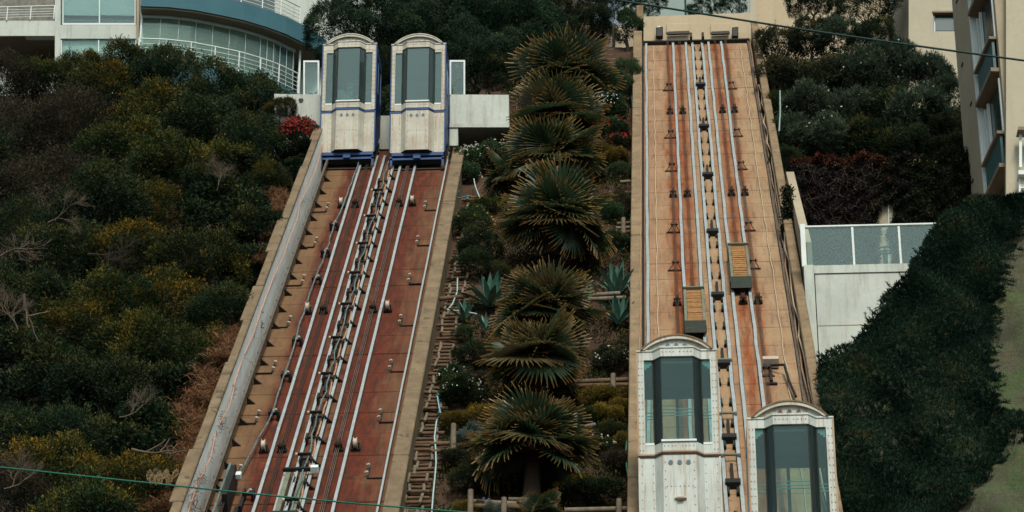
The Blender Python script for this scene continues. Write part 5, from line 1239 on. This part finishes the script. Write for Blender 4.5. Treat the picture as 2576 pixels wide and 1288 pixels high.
def streaks(px, py, rng): return (np.sin(px*.045+.7)*np.sin(px*.11) < .25)
ivy('orange_ivy_trails', 1990, 2240, lambda p: topy(p)+5, 540, 1500, 'f_orange', 4, depth=.34, par=t, gapf=lambda a, b, g: streaks(a, b, g) | (g.uniform(size=len(a)) < (b-400)/190), L=.05)
ivy('side_ivy', 1968, 1992, lambda p: 470+p*0, 900, 1800, 'f_ivyg', 6, Y=62.0, depth=.2, par=t)
# bare vine strands
rnd = random.Random(3); mb = MB()
for i in range(70):
    a = rnd.uniform(1995, 2230); b = rnd.uniform(415, 620); p = aty(a, b, YI-.42)
    q = [p]; ang = rnd.uniform(0, 6.28)
    for k in range(4): ang += rnd.uniform(-.8, .8); q.append(q[-1]+np.array([math.cos(ang)*.1, rnd.uniform(-.02, .02), math.sin(ang)*.1]))
    mb.tube(q, .0035, 3)
o = mb.build('bare_vine_strands', M['palebark'], t); o['kind'] = 'stuff'

# --- ice plant bank on the right
BX = [(480, 2700), (500, 2700)]
def bankY(px, py):
    u = (py-500)/800.
    return 57.2-6.6*u+.35*np.sin(px*.012+py*.004)+.22*np.sin(px*.03-py*.02)+.0006*(px-2300)
def left_edge(py):    # silhouette of the bank against the terrace wall
    return np.interp(py, [495, 512, 540, 560, 600, 660, 700, 740, 800, 815, 850, 880, 905, 950, 1020, 1100, 1300, 1700], [2590, 2455, 2405, 2372, 2340, 2300, 2280, 2240, 2195, 2185, 2165, 2140, 2062, 2052, 2062, 2080, 2085, 2085])
vs = []; fs = []; rows = list(range(497, 1760, 9)); nx_ = 150
for j, py in enumerate(rows):
    xl = float(left_edge(py))+6
    for i in range(nx_):
        px = xl+(3000-xl)*(i/(nx_-1)); Yb = float(bankY(px, py)); 
        if px > 2440: Yb -= .5*math.exp(-((py-1230)/120.)**2)*smooth(2440, 2560, px)
        v = aty(px, py, Yb); vs.append((v[0]+.04*noise.noise(Vector(v)*2.5), v[1]+.16*noise.noise(Vector(v)*1.8)+.05*noise.noise(Vector(v)*7)+.02*noise.noise(Vector(v)*15), v[2]+.05*noise.noise(Vector(v)*3)))
for j in range(len(rows)-1):
    for i in range(nx_-1):
        a = j*nx_+i; fs.append((a, a+1, a+nx_+1, a+nx_))
n0 = len(vs)                                           # the crest runs back level, so the bank is a solid mound
for i in range(nx_): vs.append((vs[i][0]+.3, vs[i][1]+6, vs[i][2]+.1))
for i in range(nx_-1): fs.append((i, n0+i, n0+i+1, i+1))
m0 = len(vs); L_ = [j*nx_ for j in range(len(rows))]
for a in L_: vs.append((vs[a][0]+1.2, vs[a][1]+2.0, vs[a][2]-1.5))
for k in range(len(L_)-1): fs.append((L_[k], L_[k+1], m0+k+1, m0+k))
me = bpy.data.meshes.new('sand_bank'); me.from_pydata(vs, [], fs); me.materials.append(M['sand']); me.polygons.foreach_set('use_smooth', [True]*len(fs))
o = link('sand_bank', me); o['kind'] = 'structure'; o['label'] = 'grey-brown sandy bank with green moss at the right edge'
rng = np.random.default_rng(11)
def right_edge(py): return np.interp(py, [495, 520, 560, 600, 640, 700, 760, 820, 900, 960, 1010, 1050, 1090, 1130, 1180, 1230, 1288, 1400, 1700], [2620, 2600, 2565, 2538, 2522, 2506, 2492, 2480, 2475, 2490, 2480, 2530, 2580, 2560, 2500, 2440, 2395, 2330, 2250])
n = 21000; py = rng.uniform(500, 1420, n); xl = left_edge(py); xr = right_edge(py)+14*np.sin(py*.12)+8*np.sin(py*.37); px = xl+(xr-xl)*rng.uniform(0, 1, n)
rim = rng.uniform(0, 1, n) < .06; px = np.where(rim, xr+rng.uniform(-4, 16, n), px)
Yv = bankY(px, py); r = cF+(px[:, None]-1288)/FPX*cR-(py[:, None]-644)/FPX*cU; C = r*(Yv/r[:, 1])[:, None]+np.array([0, -.05, .02])
patch = np.sin(C[:, 0]*3.1+np.sin(C[:, 2]*2.2))*np.cos(C[:, 2]*2.7)*.5+.5
C += np.stack([np.zeros(n), -.22*patch*rng.uniform(.5, 1, n), .08*patch], 1)
K = 7; CC = np.repeat(C, K, 0)+rng.normal(size=(n*K, 3))*.012; d = unit(rng.normal(size=(n*K, 3))*.6+np.repeat(np.stack([.5*np.sin(C[:, 2]*4+C[:, 0]*3), np.full(n, -.5), np.full(n, .7)], 1), K, 0))
V = leaves(rng, CC, d, .10, .021, .4); ti = np.clip(np.repeat(.02+.62*patch+rng.uniform(-.12, .3, n), K)+rng.uniform(-.15, .15, n*K), 0, 1)
o = link('ice_plant_cover', quads_mesh('ice_plant_cover', V, ti, M['f_ice'])); tag(o, 'dense dark ice plant carpet covering the bank between the right incline and the sand', 'ground cover', kind='stuff')
# runners hanging out over the sand and over the wall edge
def runner(seed):
    rng = np.random.default_rng(seed); n = 26; z = np.linspace(0, .42, n); p = np.stack([z, .02*np.sin(z*9), .12*z-.3*z*z], 1)
    C = np.repeat(p, 4, 0)+rng.normal(size=(n*4, 3))*.01; d = unit(rng.normal(size=(n*4, 3))*.6+np.array([.8, 0, .25])); return quads_mesh('runner', leaves(rng, C, d, .08, .018), rng.uniform(0, .8, n*4), M['f_ice'])
RM = [runner(i) for i in range(3)]
for i, (a, b, ang) in enumerate([(2150, 1000-120, 0)]): pass
k = 0
for b in list(range(545, 1060, 26)):
    a = float(right_edge(b)); v = aty(a-6, b, float(bankY(a, b))-.12)
    m = Matrix.Translation(Vector(v)) @ Matrix.Rotation(rnd.uniform(-.45, .15), 4, 'Y') @ Matrix.Scale(rnd.uniform(.6, 1.15), 4)
    tag(link('ice_plant_runner', RM[k % 3], None, m), 'trailing ice plant runner reaching over the sand, %s from the top' % ordn(k), 'plant runner', 'ice plant runners over the sand'); k += 1
for b in (600, 640, 705, 730, 790, 815, 860, 885, 900):
    a = float(left_edge(b)); v = aty(a+4, b, float(bankY(a, b))-.1)
    m = Matrix.Translation(Vector(v)) @ Matrix.Rotation(PI+rnd.uniform(.5, 1.3), 4, 'Y') @ Matrix.Scale(rnd.uniform(.4, .7), 4)
    tag(link('ice_plant_sprig', RM[k % 3], None, m), 'ice plant sprig against the white wall, %s from the top' % ordn(k-20), 'plant sprig', 'ice plant sprigs on the bank edge'); k += 1
#--PART5--
# ------------------------------------------------------------------ fan palms
def frond_mesh(seed, nseg=36, R=.92, pet=.45, span=235, beta=40, droop=.25):
    rng = np.random.default_rng(seed); V = []; T = []
    # the petiole runs along local Z; the blade bends forward over its end (towards local +Y) and opens as a fan
    a0 = math.radians(span/2); hub = np.array([0, 0, pet]); B = math.radians(beta); cb, sb = math.cos(B), math.sin(B)
    for i in range(nseg):
        f = i/(nseg-1)*2-1; a = f*a0+rng.uniform(-.015, .015); l = R*(1-.22*abs(f)**2)*rng.uniform(.9, 1.05)
        d = np.array([math.sin(a), sb*math.cos(a), cb*math.cos(a)]); s = np.array([math.cos(a), -sb*math.sin(a), -cb*math.sin(a)]); nn = np.cross(d, s)
        w = l*a0/nseg; K = 6; c = []; dr = droop*(1+.5*rng.uniform(-1, 1)); cup = .10*abs(f)
        for k in range(K):
            u = k/(K-1); p = hub+d*l*u+nn*(cup*u*l)+np.array([0, dr*.5, -dr])*l*max(0, u-.5)**2*2.0
            ww = w*(u*1.02 if u < .62 else .63*(1-u)/.38+.03); rdg = .5*w*min(1, u*2)*(1-u*.5)
            c.append((p-s*ww, p+nn*rdg*1.4, p+s*ww))
        for k in range(K-1):
            u0 = k/(K-1); u1 = (k+1)/(K-1)
            V.append([c[k][0], c[k][1], c[k+1][1], c[k+1][0]]); T.append([u0, u0, u1, u1]); V.append([c[k][1], c[k][2], c[k+1][2], c[k+1][1]]); T.append([u0, u0, u1, u1])
    return quads_mesh('frond', np.array(V), np.array(T), M['palm'])
def petiole_mesh(pet=.45):
    return MB().tube([(0, 0, 0), (0, -.015, pet*.5), (0, 0, pet+.03)], .014, 5, r2=.009).mesh('petiole', M['petiole'])
FM_ = [frond_mesh(i, beta=(10, 25, 40, 55, 18, 65)[i], droop=.04+.09*(i % 3)) for i in range(6)]; PMsh = petiole_mesh()
def palm(px, py, half, h, label, seed, nf=26, trunk_h=.5, upf=.0):
    """px,py = heart of the crown; half = half width in pixels"""
    rnd = random.Random(seed); c = onp(px, py, h); dep = float(np.dot(c, cF)); R = half/FPX*dep; sc_ = R/1.32
    t = empty('fan_palm', tuple(c), label, 'palm', 'fan palms of the middle garden'); t.rotation_euler = (rnd.uniform(-.1, .15), rnd.uniform(-.2, .2), 0); t.scale = (1.12, 1.0, .95)
    MB().tube([(0, 0, -trunk_h*1.5), (.0, .0, -trunk_h*.6), (0, 0, .02)], .15*sc_+.02, 10, r2=.09*sc_+.02).build('trunk', M['palmfib'], t)
    for i in range(nf):
        f = i/(nf-1)                                     # inner upright fronds first, outer hanging ones last
        az = i*2.39996+rnd.uniform(-.3, .3)
        tilt = math.radians(5+ (f**1.05)*82+rnd.uniform(-14, 14))
        d = Vector((math.sin(tilt)*math.cos(az), math.sin(tilt)*math.sin(az), math.cos(tilt)))
        # frame: local Z -> d ; local -Y (fan face) looks up/inward
        up = Vector((0, 0, 1)) if tilt > .35 else Vector((-math.cos(az), -math.sin(az), .2))
        x = d.cross(up).normalized(); y = -(x.cross(d)).normalized()*1.0
        y = d.cross(x).normalized()
        m = Matrix((x, y, d)).transposed().to_4x4()
        roll = Matrix.Rotation(rnd.uniform(-.5, .5), 4, 'Z')
        s = sc_*rnd.uniform(.68, 1.12)*(1.0 if f > .42 else 1.1)
        fm = m @ roll @ Matrix.Scale(s, 4)
        o = link('frond', FM_[(0, 4, 0)[rnd.randrange(3)] if f < .42 else (1, 2, 3, 5, 2)[rnd.randrange(5)]], t, fm); q = link('petiole', PMsh, o)
    return t
PALMS = [(1422, 215, 138, .55, 'topmost fan palm of the middle garden, with orange frond tips'), (1405, 318, 132, .5, 'second fan palm from the top, left of the red flowers'),
 (1395, 412, 128, .55, 'third fan palm from the top with pale curled tips'), (1400, 575, 162, .75, 'largest and bushiest fan palm, in the middle of the garden'),
 (1290, 450, 85, .2, 'small drooping fan palm left of the third one'), (1375, 800, 152, .6, 'fan palm just below the agaves'), (1345, 925, 152, .65, 'fan palm with a visible trunk above the broken log fence'),
 (1342, 1140, 172, .6, 'wide fan palm near the bottom, above the long log fence'), (1355, 1300, 75, .4, 'young fan palm poking up from the bottom edge')]
for i, (a, b, hw, h, lb) in enumerate(PALMS): palm(a, b, hw, h, lb, 50+i, nf=40 if hw > 160 else 34 if hw > 100 else 15, trunk_h=.8 if i in (6, 7) else .5)

# ------------------------------------------------------------------ agaves
def agave_leaf(seed):
    rnd = random.Random(seed); K = 7; V = []; T = []
    L = 1.0; prev = None
    for k in range(K):
        u = k/(K-1); w = (.055+.055*math.sin(min(1, u*1.5)*PI*.6))*(1-u**3)+.002; z = L*u; y = -.10*u*u*(1 if seed % 2 else 2.2)
        c = (np.array([-w, y-.03*(1-u), z]), np.array([0, y+.02*(1-u), z]), np.array([w, y-.03*(1-u), z]))
        if prev is not None:
            V += [[prev[0], prev[1], c[1], c[0]], [prev[1], prev[2], c[2], c[1]]]; T += [[(k-1)/(K-1)]*2+[u]*2]*2
        prev = c
    return quads_mesh('leaf', np.array(V), np.array(T), M['agave'])
AL = [agave_leaf(i) for i in range(3)]
def agave(px, py, half, h, label, seed, n=22, up=1.0):
    rnd = random.Random(seed); c = onp(px, py, h); dep = float(np.dot(c, cF)); R = half/FPX*dep
    t = empty('agave', tuple(c), label, 'agave', 'blue-green agaves')
    for i in range(n):
        f = i/(n-1); az = i*2.39996; tilt = math.radians(6+f*62/up)
        d = Vector((math.sin(tilt)*math.cos(az), math.sin(tilt)*math.sin(az), math.cos(tilt))); x = Vector((-math.sin(az), math.cos(az), 0)); y = d.cross(x)
        m = Matrix((x, y, d)).transposed().to_4x4() @ Matrix.Scale(R*1.35*rnd.uniform(.95, 1.25), 4)
        link('leaf', AL[i % 3], t, m)
    return t
for i, (a, b, hw, lb, n, up) in enumerate([(1232, 768, 58, 'large blue-green agave left of the fan palms', 24, 1.0), (1168, 805, 36, 'small agave beside the log ladder', 16, 1.1), (1556, 815, 50, 'tall agave leaning against the right incline wall, lower rosette', 22, 1.5),
   (1552, 745, 56, 'tall agave against the right incline wall, upper rosette', 24, 1.6), (1305, 745, 30, 'small pale agave left of the central palm base', 12, 1.3), (1475, 765, 34, 'small upright agave right of the central palm base', 14, 2.0), (1222, 830, 32, 'narrow pale agave below the large left one', 9, 1.2), (1345, 740, 26, 'little agave half hidden by the central palm', 10, 1.3)]):
    agave(a, b, hw, -.15, lb, i, n, up)

# ------------------------------------------------------------------ timber ladder and log fences
def gx(px, py, h=-.3): p = onp(px, py, h)-P0; return float(p[0]), float(p@DV)
t = empty('log_ladder', label='timber ladder of round logs pegged into the soil beside the left incline wall', cat='log steps', mtx=tmat(0, 0, 0))
lgs = [MB().cyl((-.30, 0, 0), (.30, 0, 0), .042, 8).mesh('log', M['woodlog']), MB().cyl((-.22, 0, 0), (.22, 0, 0), .036, 8).mesh('log', M['woodlog'])]
pst = MB().cyl((0, -.24, .03), (0, .24, .03), .034, 8).mesh('peg', M['woodgrey'])
rnd = random.Random(21); s = gx(1140, 505)[1]; k = 0
while s > -41.5:
    py_ = None
    x = np.interp(s, [-41, -38.7, -33, -28, -24, -20, -17], [-6.55, -6.50, -6.42, -6.40, -6.42, -6.38, -6.35])
    hh = soil_h(x, s)+.06
    if not (-30.2 < s < -29.2 and False):
        link('log', lgs[0], t, Matrix.Translation((x+rnd.uniform(-.06, .06), s, hh+.02)) @ Matrix.Rotation(rnd.uniform(-.06, .06), 4, 'Z') @ Matrix.Scale(rnd.uniform(.85, 1.12), 4, (1, 0, 0)))
        link('log', lgs[1], t, Matrix.Translation((x+rnd.uniform(-.08, .08), s+.16, hh+.05)) @ Matrix.Rotation(rnd.uniform(-.08, .08), 4, 'Z'))
        for sx in (-.17, .15):
            if rnd.random() < .85: link('peg', pst, t, Matrix.Translation((x+sx+rnd.uniform(-.04, .04), s+rnd.uniform(-.03, .06), hh+.05)) @ Matrix.Rotation(rnd.uniform(-.1, .1), 4, 'Z') @ Matrix.Scale(rnd.uniform(.7, 1.1), 4, (0, 1, 0)))
    s -= .46+rnd.uniform(-.03, .03); k += 1
def fence(label, logs, posts, h=.0):
    a = gx(*logs[0][:2], h)
    t = empty('log_fence', label=label, cat='log fence', mtx=Matrix.Identity(4))
    for (x0, y0, x1, y1) in logs:
        MB().cyl(onp(x0, y0, h), onp(x1, y1, h), .055 if abs(x1-x0) > 60 else .045, 9).build('log', M['woodlog'] if (x0+y0) % 2 else M['woodgrey'], t)
    for (x, ytop, ybot) in posts:
        a = onp(x, ybot, h-.05)+np.array([0, -.12, 0]); b = aty(x, ytop, a[1])
        MB().cyl(a-np.array([0, 0, .15]), b, .062, 8, r2=.055).build('post', M['woodgrey'], t)
    return t
fence('short log fence beside the right incline wall, level with the largest palm', [(1552, 563, 1590, 560), (1550, 574, 1590, 572), (1550, 585, 1590, 583)], [(1568, 548, 596)])
fence('two logs behind the tall agaves', [(1492, 742, 1560, 738), (1470, 754, 1575, 749)], [])
fence('dark log fence left of the lower left cabin', [(1430, 961, 1586, 955), (1425, 972, 1586, 968)], [(1542, 940, 978)])
fence('broken pale log fence right of the palm trunk', [(1370, 1078, 1450, 1072), (1470, 1074, 1497, 1068), (1375, 1089, 1440, 1084), (1450, 1091, 1488, 1086)], [(1446, 1040, 1080)])
fence('log barrier with a tall post beside the log ladder', [(1082, 1122-5, 1135, 1115), (1087, 1136, 1142, 1131)], [(1141, 1066, 1132)])
fence('long pale log fence near the bottom edge', [(1180, 1262, 1300, 1268), (1180, 1273, 1400, 1278), (1280, 1256, 1340, 1258)], [(1184, 1232, 1290), (1268, 1252, 1290), (1395, 1262, 1292)])
fence('log fence at the bottom edge beside the lower left cabin', [(1420, 1284, 1590, 1280)], [(1557, 1255, 1292)])
fence('single slanting log across the top of the left garden path', [(1105, 752, 1180, 744)], [])
fence('pair of logs beside the third palm on the right', [(1560, 458, 1588, 456), (1555, 486, 1588, 484)], [(1537, 482, 500)])
# rocks under the trunk of the seventh palm
for i, (a, b, r) in enumerate([(1395, 1030, 20), (1410, 1048, 16), (1385, 1052, 17), (1400, 1010, 13), (1372, 1038, 14)]):
    rnd = random.Random(i); mb = MB(); c = onp(a, b, -.1); R = r/FPX*57
    vs = []; 
    for k in range(6):
        for j in range(8):
            th = PI*(k+.5)/6; ph = 2*PI*j/8; q = R*(1+rnd.uniform(-.25, .2)); vs.append((q*math.sin(th)*math.cos(ph), q*math.sin(th)*math.sin(ph), q*.75*math.cos(th)))
    fs = [(k*8+j, k*8+(j+1) % 8, (k+1)*8+(j+1) % 8, (k+1)*8+j) for k in range(5) for j in range(8)]+[tuple(range(7, -1, -1)), tuple(range(40, 48))]
    mb.add(vs, fs); tag(mb.build('rock', M['stone'], None, Matrix.Translation(Vector(c))), 'dark rough rock in the pile behind the broken log fence, %s' % ['largest', 'lower right', 'lower left', 'topmost', 'leftmost'][i], 'rock', 'rock pile')

# ------------------------------------------------------------------ garden shrubs and flowers
GS = [(1200, 405, 55, 'leafy', 'f_green', ('fl_white', 170, .04), 'daisy bush with white flowers below the platform'), (1175, 440, 36, 'leafy', 'f_green', ('fl_white', 60, .04), 'small daisy bush next to the left wall'),
 (1248, 385, 40, 'leafy', 'f_green', ('fl_white', 40, .04), 'dark daisy bush under the platform beam'), (1525, 272, 46, 'leafy', 'f_green', ('fl_white', 90, .04), 'green bush topped with white flowers, right of the top palms'),
 (1545, 325, 40, 'low', 'f_green', ('fl_red', 50, .06), 'low bush with red flowers near the right incline, upper one'), (1565, 360, 34, 'low', 'f_bot', ('fl_red', 60, .06), 'low bush with red flowers near the right incline, lower one'),
 (1545, 400, 40, 'low', 'f_cover', None, 'yellowish ground cover below the red flowers'), (1515, 385, 34, 'low', 'f_cover', None, 'yellow-green ground cover right of the third palm'), (1560, 430, 30, 'fine', 'f_green', None, 'dark green bush by the right incline wall'),
 (1560, 520, 42, 'fine', 'f_bot', None, 'round dull bush above the short log fence'), (1535, 540, 40, 'fine', 'f_green', None, 'dark bush right of the largest palm'), (1550, 610, 40, 'fine', 'f_green', ('fl_yel', 12, .04), 'dark green bush below the short log fence'),
 (1195, 560, 50, 'fine', 'f_green', ('fl_yel', 30, .04), 'dark bush with a few yellow flowers by the ladder'), (1205, 620, 55, 'fine', 'f_dark', ('fl_yel', 14, .04), 'dark bush left of the largest palm'), (1190, 665, 48, 'fine', 'f_dark', None, 'dark bush above the large left agave'), (1225, 520, 40, 'low', 'f_olive', None, 'low olive bush left of the largest palm'),
 (1165, 840, 26, 'fine', 'f_green', None, 'small green bush below the small agave'), (1190, 885, 48, 'low', 'f_dark', None, 'dark low bush left of the lower palms'), (1230, 905, 36, 'low', 'f_twig', None, 'dry pinkish low bush'),
 (1140, 945, 36, 'leafy', 'f_green', ('fl_white', 30, .035), 'glossy green bush by the ladder with white dots, upper'), (1165, 985, 52, 'leafy', 'f_dark', ('fl_white', 60, .035), 'glossy green bush by the ladder with white dots, lower'),
 (1215, 960, 36, 'low', 'f_twig', None, 'dull low bush beside the white-dotted bush'), (1200, 1045, 46, 'low', 'f_cover', None, 'bright yellow ground cover below the white-dotted bush, left'), (1255, 1040, 42, 'low', 'f_cover', None, 'bright yellow ground cover below the white-dotted bush, right'),
 (1150, 1060, 40, 'low', 'f_cover', None, 'yellow-green cover behind the tall post'), (1215, 1085, 42, 'low', 'f_grey', None, 'silvery grey low bush right of the tall post'), (1180, 1105, 36, 'low', 'f_grey', None, 'silvery grey low bush with pinkish tips'),
 (1235, 1060, 14, 'leafy', 'f_dark', None, 'tiny dark seedling in the yellow cover'), (1540, 905, 44, 'leafy', 'f_bot', ('fl_white', 60, .035), 'pale-flowered bush left of the lower left cabin'), (1565, 880, 30, 'low', 'f_twig', None, 'small dry bush by the right incline wall'),
 (1500, 1000, 42, 'low', 'f_cover', None, 'yellow bush right of the palm trunk, first'), (1540, 1000, 40, 'low', 'f_cover', None, 'yellow bush right of the palm trunk, second'), (1525, 1040, 42, 'low', 'f_cover', None, 'yellow bush right of the palm trunk, third'), (1560, 1025, 32, 'low', 'f_cover', None, 'yellow bush close to the right wall'),
 (1540, 1080, 34, 'fine', 'f_olive', None, 'olive bush below the yellow ones'), (1480, 1045, 36, 'low', 'f_olive', None, 'olive cover behind the broken log fence'), (1575, 1110, 32, 'low', 'f_cover', None, 'yellow-brown bush by the wall near the cabin'), (1510, 1120, 36, 'low', 'f_olive', ('fl_white', 26, .035), 'olive cover with white dots right of the wide palm'),
 (1545, 1160, 44, 'low', 'f_twig', None, 'dull brown cover right of the wide palm'), (1180, 1200, 50, 'fine', 'f_dark', None, 'dark bush left under the wide palm'), (1150, 1150, 36, 'low', 'f_bot', None, 'reddish low bush left of the wide palm'), (1260, 1210, 44, 'leafy', 'f_dark', ('fl_white', 60, .035), 'dark bush with white flowers under the wide palm'),
 (1300, 1200, 40, 'leafy', 'f_dark', ('fl_white', 40, .035), 'dark bush with white flowers at the wide palm trunk'), (1450, 1225, 50, 'low', 'f_olive', ('fl_red', 6, .05), 'olive cover at the bottom right of the wide palm'), (1520, 1230, 50, 'low', 'f_dark', None, 'dark cover by the bottom log fence'),
 (1215, 1275, 26, 'low', 'f_green', ('fl_pur', 40, .04), 'mauve-flowered plant at the bottom log fence, left'), (1375, 1268, 22, 'low', 'f_green', ('fl_pur', 40, .04), 'mauve-flowered plant at the bottom log fence, right'), (1170, 1282, 34, 'low', 'f_cover', None, 'yellow cover at the bottom edge by the fence'),
 (1250, 1290, 34, 'low', 'f_grey', None, 'grey plant at the bottom edge'), (1500, 440, 26, 'low', 'f_bot', None, 'tiny bush on bare soil right of the third palm'), (1455, 640, 26, 'low', 'f_twig', None, 'small dry bush in the bare soil'), (1245, 680, 34, 'wisp', 'f_dark', None, 'spiky dark plant behind the large agave'),
 (1300, 1000, 44, 'low', 'f_twig', None, 'dull cover left of the palm trunk'), (1330, 1065, 40, 'low', 'f_olive', None, 'olive cover below the palm trunk'), (1420, 990, 36, 'low', 'f_dark', None, 'dark plants behind the rocks')]
for (a, b, r, k, m_, fl, lb) in GS:
    shrub('garden_shrub', a, b, r*1.22, k, m_, h=-.10 if r < 45 else .05, label=lb, group='low shrubs of the middle garden', sz=.85, flowers=fl, stem=False)
# small weeds on the bare soil
rng = np.random.default_rng(5); n = 13000; xx = rng.uniform(-6.1, -2.3, n); ss = rng.uniform(-42, -2, n)
P_ = np.array([trk(a, b, soil_h(a, b)) for a, b in zip(xx, ss)]); keep = np.array([noise.noise(Vector((a*1.1, b*.9, 8))) for a, b in zip(xx, ss)])+rng.uniform(-.2, .25, n) > -.05; P_ = P_[keep]; n = len(P_); P3 = np.repeat(P_, 10, 0)+rng.normal(size=(n*10, 3))*.07+np.array([0, 0, .06])
o = link('garden_weeds', quads_mesh('garden_weeds', leaves(rng, P3, unit(rng.normal(size=(n*10, 3))+np.array([0, -.3, .8])), .09, .03), rng.uniform(0, 1, n*10), M['f_olive'])); tag(o, 'sparse low weeds on the garden soil', 'weeds', kind='stuff')

# ------------------------------------------------------------------ hoses
def hose(pts, mat, label, h=.0, r=.018):
    q = [onp(a, b, h) for a, b in pts]; Q = []
    for i in range(len(q)-1):
        for u in np.linspace(0, 1, 5, endpoint=False): Q.append(q[i]*(1-u)+q[i+1]*u)
    Q.append(q[-1]); tag(MB().tube(Q, r, 6).build('hose', M[mat]), label, 'hose')
hose([(1192, 450), (1196, 470), (1208, 500), (1215, 525), (1214, 545)], 'hosew', 'pale curving hose below the daisy bush')
hose([(1155, 480), (1143, 500), (1183, 493)], 'hoseb', 'kinked blue hose at the top of the ladder')
hose([(1151, 700), (1150, 735), (1138, 765), (1125, 780), (1160, 782), (1200, 790)], 'hosew', 'pale hose beside the ladder, near the agaves')
hose([(1100, 995), (1105, 1025), (1108, 1040), (1098, 1060), (1093, 1100), (1096, 1130)], 'hosew', 'pale hose along the ladder, upper lower stretch')
hose([(1096, 1130), (1097, 1165), (1094, 1200), (1090, 1240), (1086, 1289)], 'hosew', 'white hose along the ladder running out at the bottom edge')
hose([(1099, 985), (1107, 1028), (1103, 1040)], 'hoseb', 'short blue hose piece on top of the pale one')
hose([(1587, 200), (1589, 240), (1592, 285)], 'hoseb', 'thin blue hose stake by the right incline wall, at the top')
hose([(1590, 470), (1594, 510), (1586, 555), (1592, 580), (1588, 640), (1584, 650)], 'hoseg', 'green and white hose zigzag on the left side of the right incline wall')
hose([(1590, 600), (1590, 665), (1586, 700), (1578, 715), (1592, 745)], 'hosew', 'pale looped hose against the right incline wall')
hose([(1592, 760), (1587, 820), (1590, 880), (1586, 920)], 'hosew', 'pale hose bundle on the wall beside the tall agaves')
hose([(1588, 930), (1584, 985), (1586, 1040), (1580, 1085)], 'hoseb', 'dark blue hose on the wall left of the lower left cabin')
hose([(1578, 1100), (1574, 1140), (1577, 1180), (1581, 1200)], 'hoseg', 'green hose hanging low by the wall near the cabin')
hose([(1500, 868), (1585, 870)], 'hoseb', 'thin taut blue line between the palm and the wall', r=.008)
# ------------------------------------------------------------------ two lines crossing the view, nearer than everything else
def line(pts, Y, r, mat, label, name):
    q = [aty(a, b, Y+dy) for a, b, dy in pts]; Q = []; n = len(q)
    A = np.array(q); tt = np.linspace(0, n-1, 60)
    c = [np.polyfit(range(n), A[:, k], min(3, n-1)) for k in range(3)]
    Q = [np.array([np.polyval(c[k], u) for k in range(3)]) for u in tt]
    tag(MB().tube(Q, r, 7).build(name, M[mat]), label, 'cable')
line([(1300, -42, 0), (1757, 33, 0), (2150, 93, 0), (2700, 169, 0)], 32, .0145, 'darkwire', 'dark green overhead wire crossing the top right of the view', 'overhead_wire')
line([(-150, 1160, 0), (300, 1207, 0), (760, 1254, 0), (1250, 1294, 0)], 26, .0085, 'greenrope', 'bright green twisted rope crossing the bottom left of the view', 'green_rope')
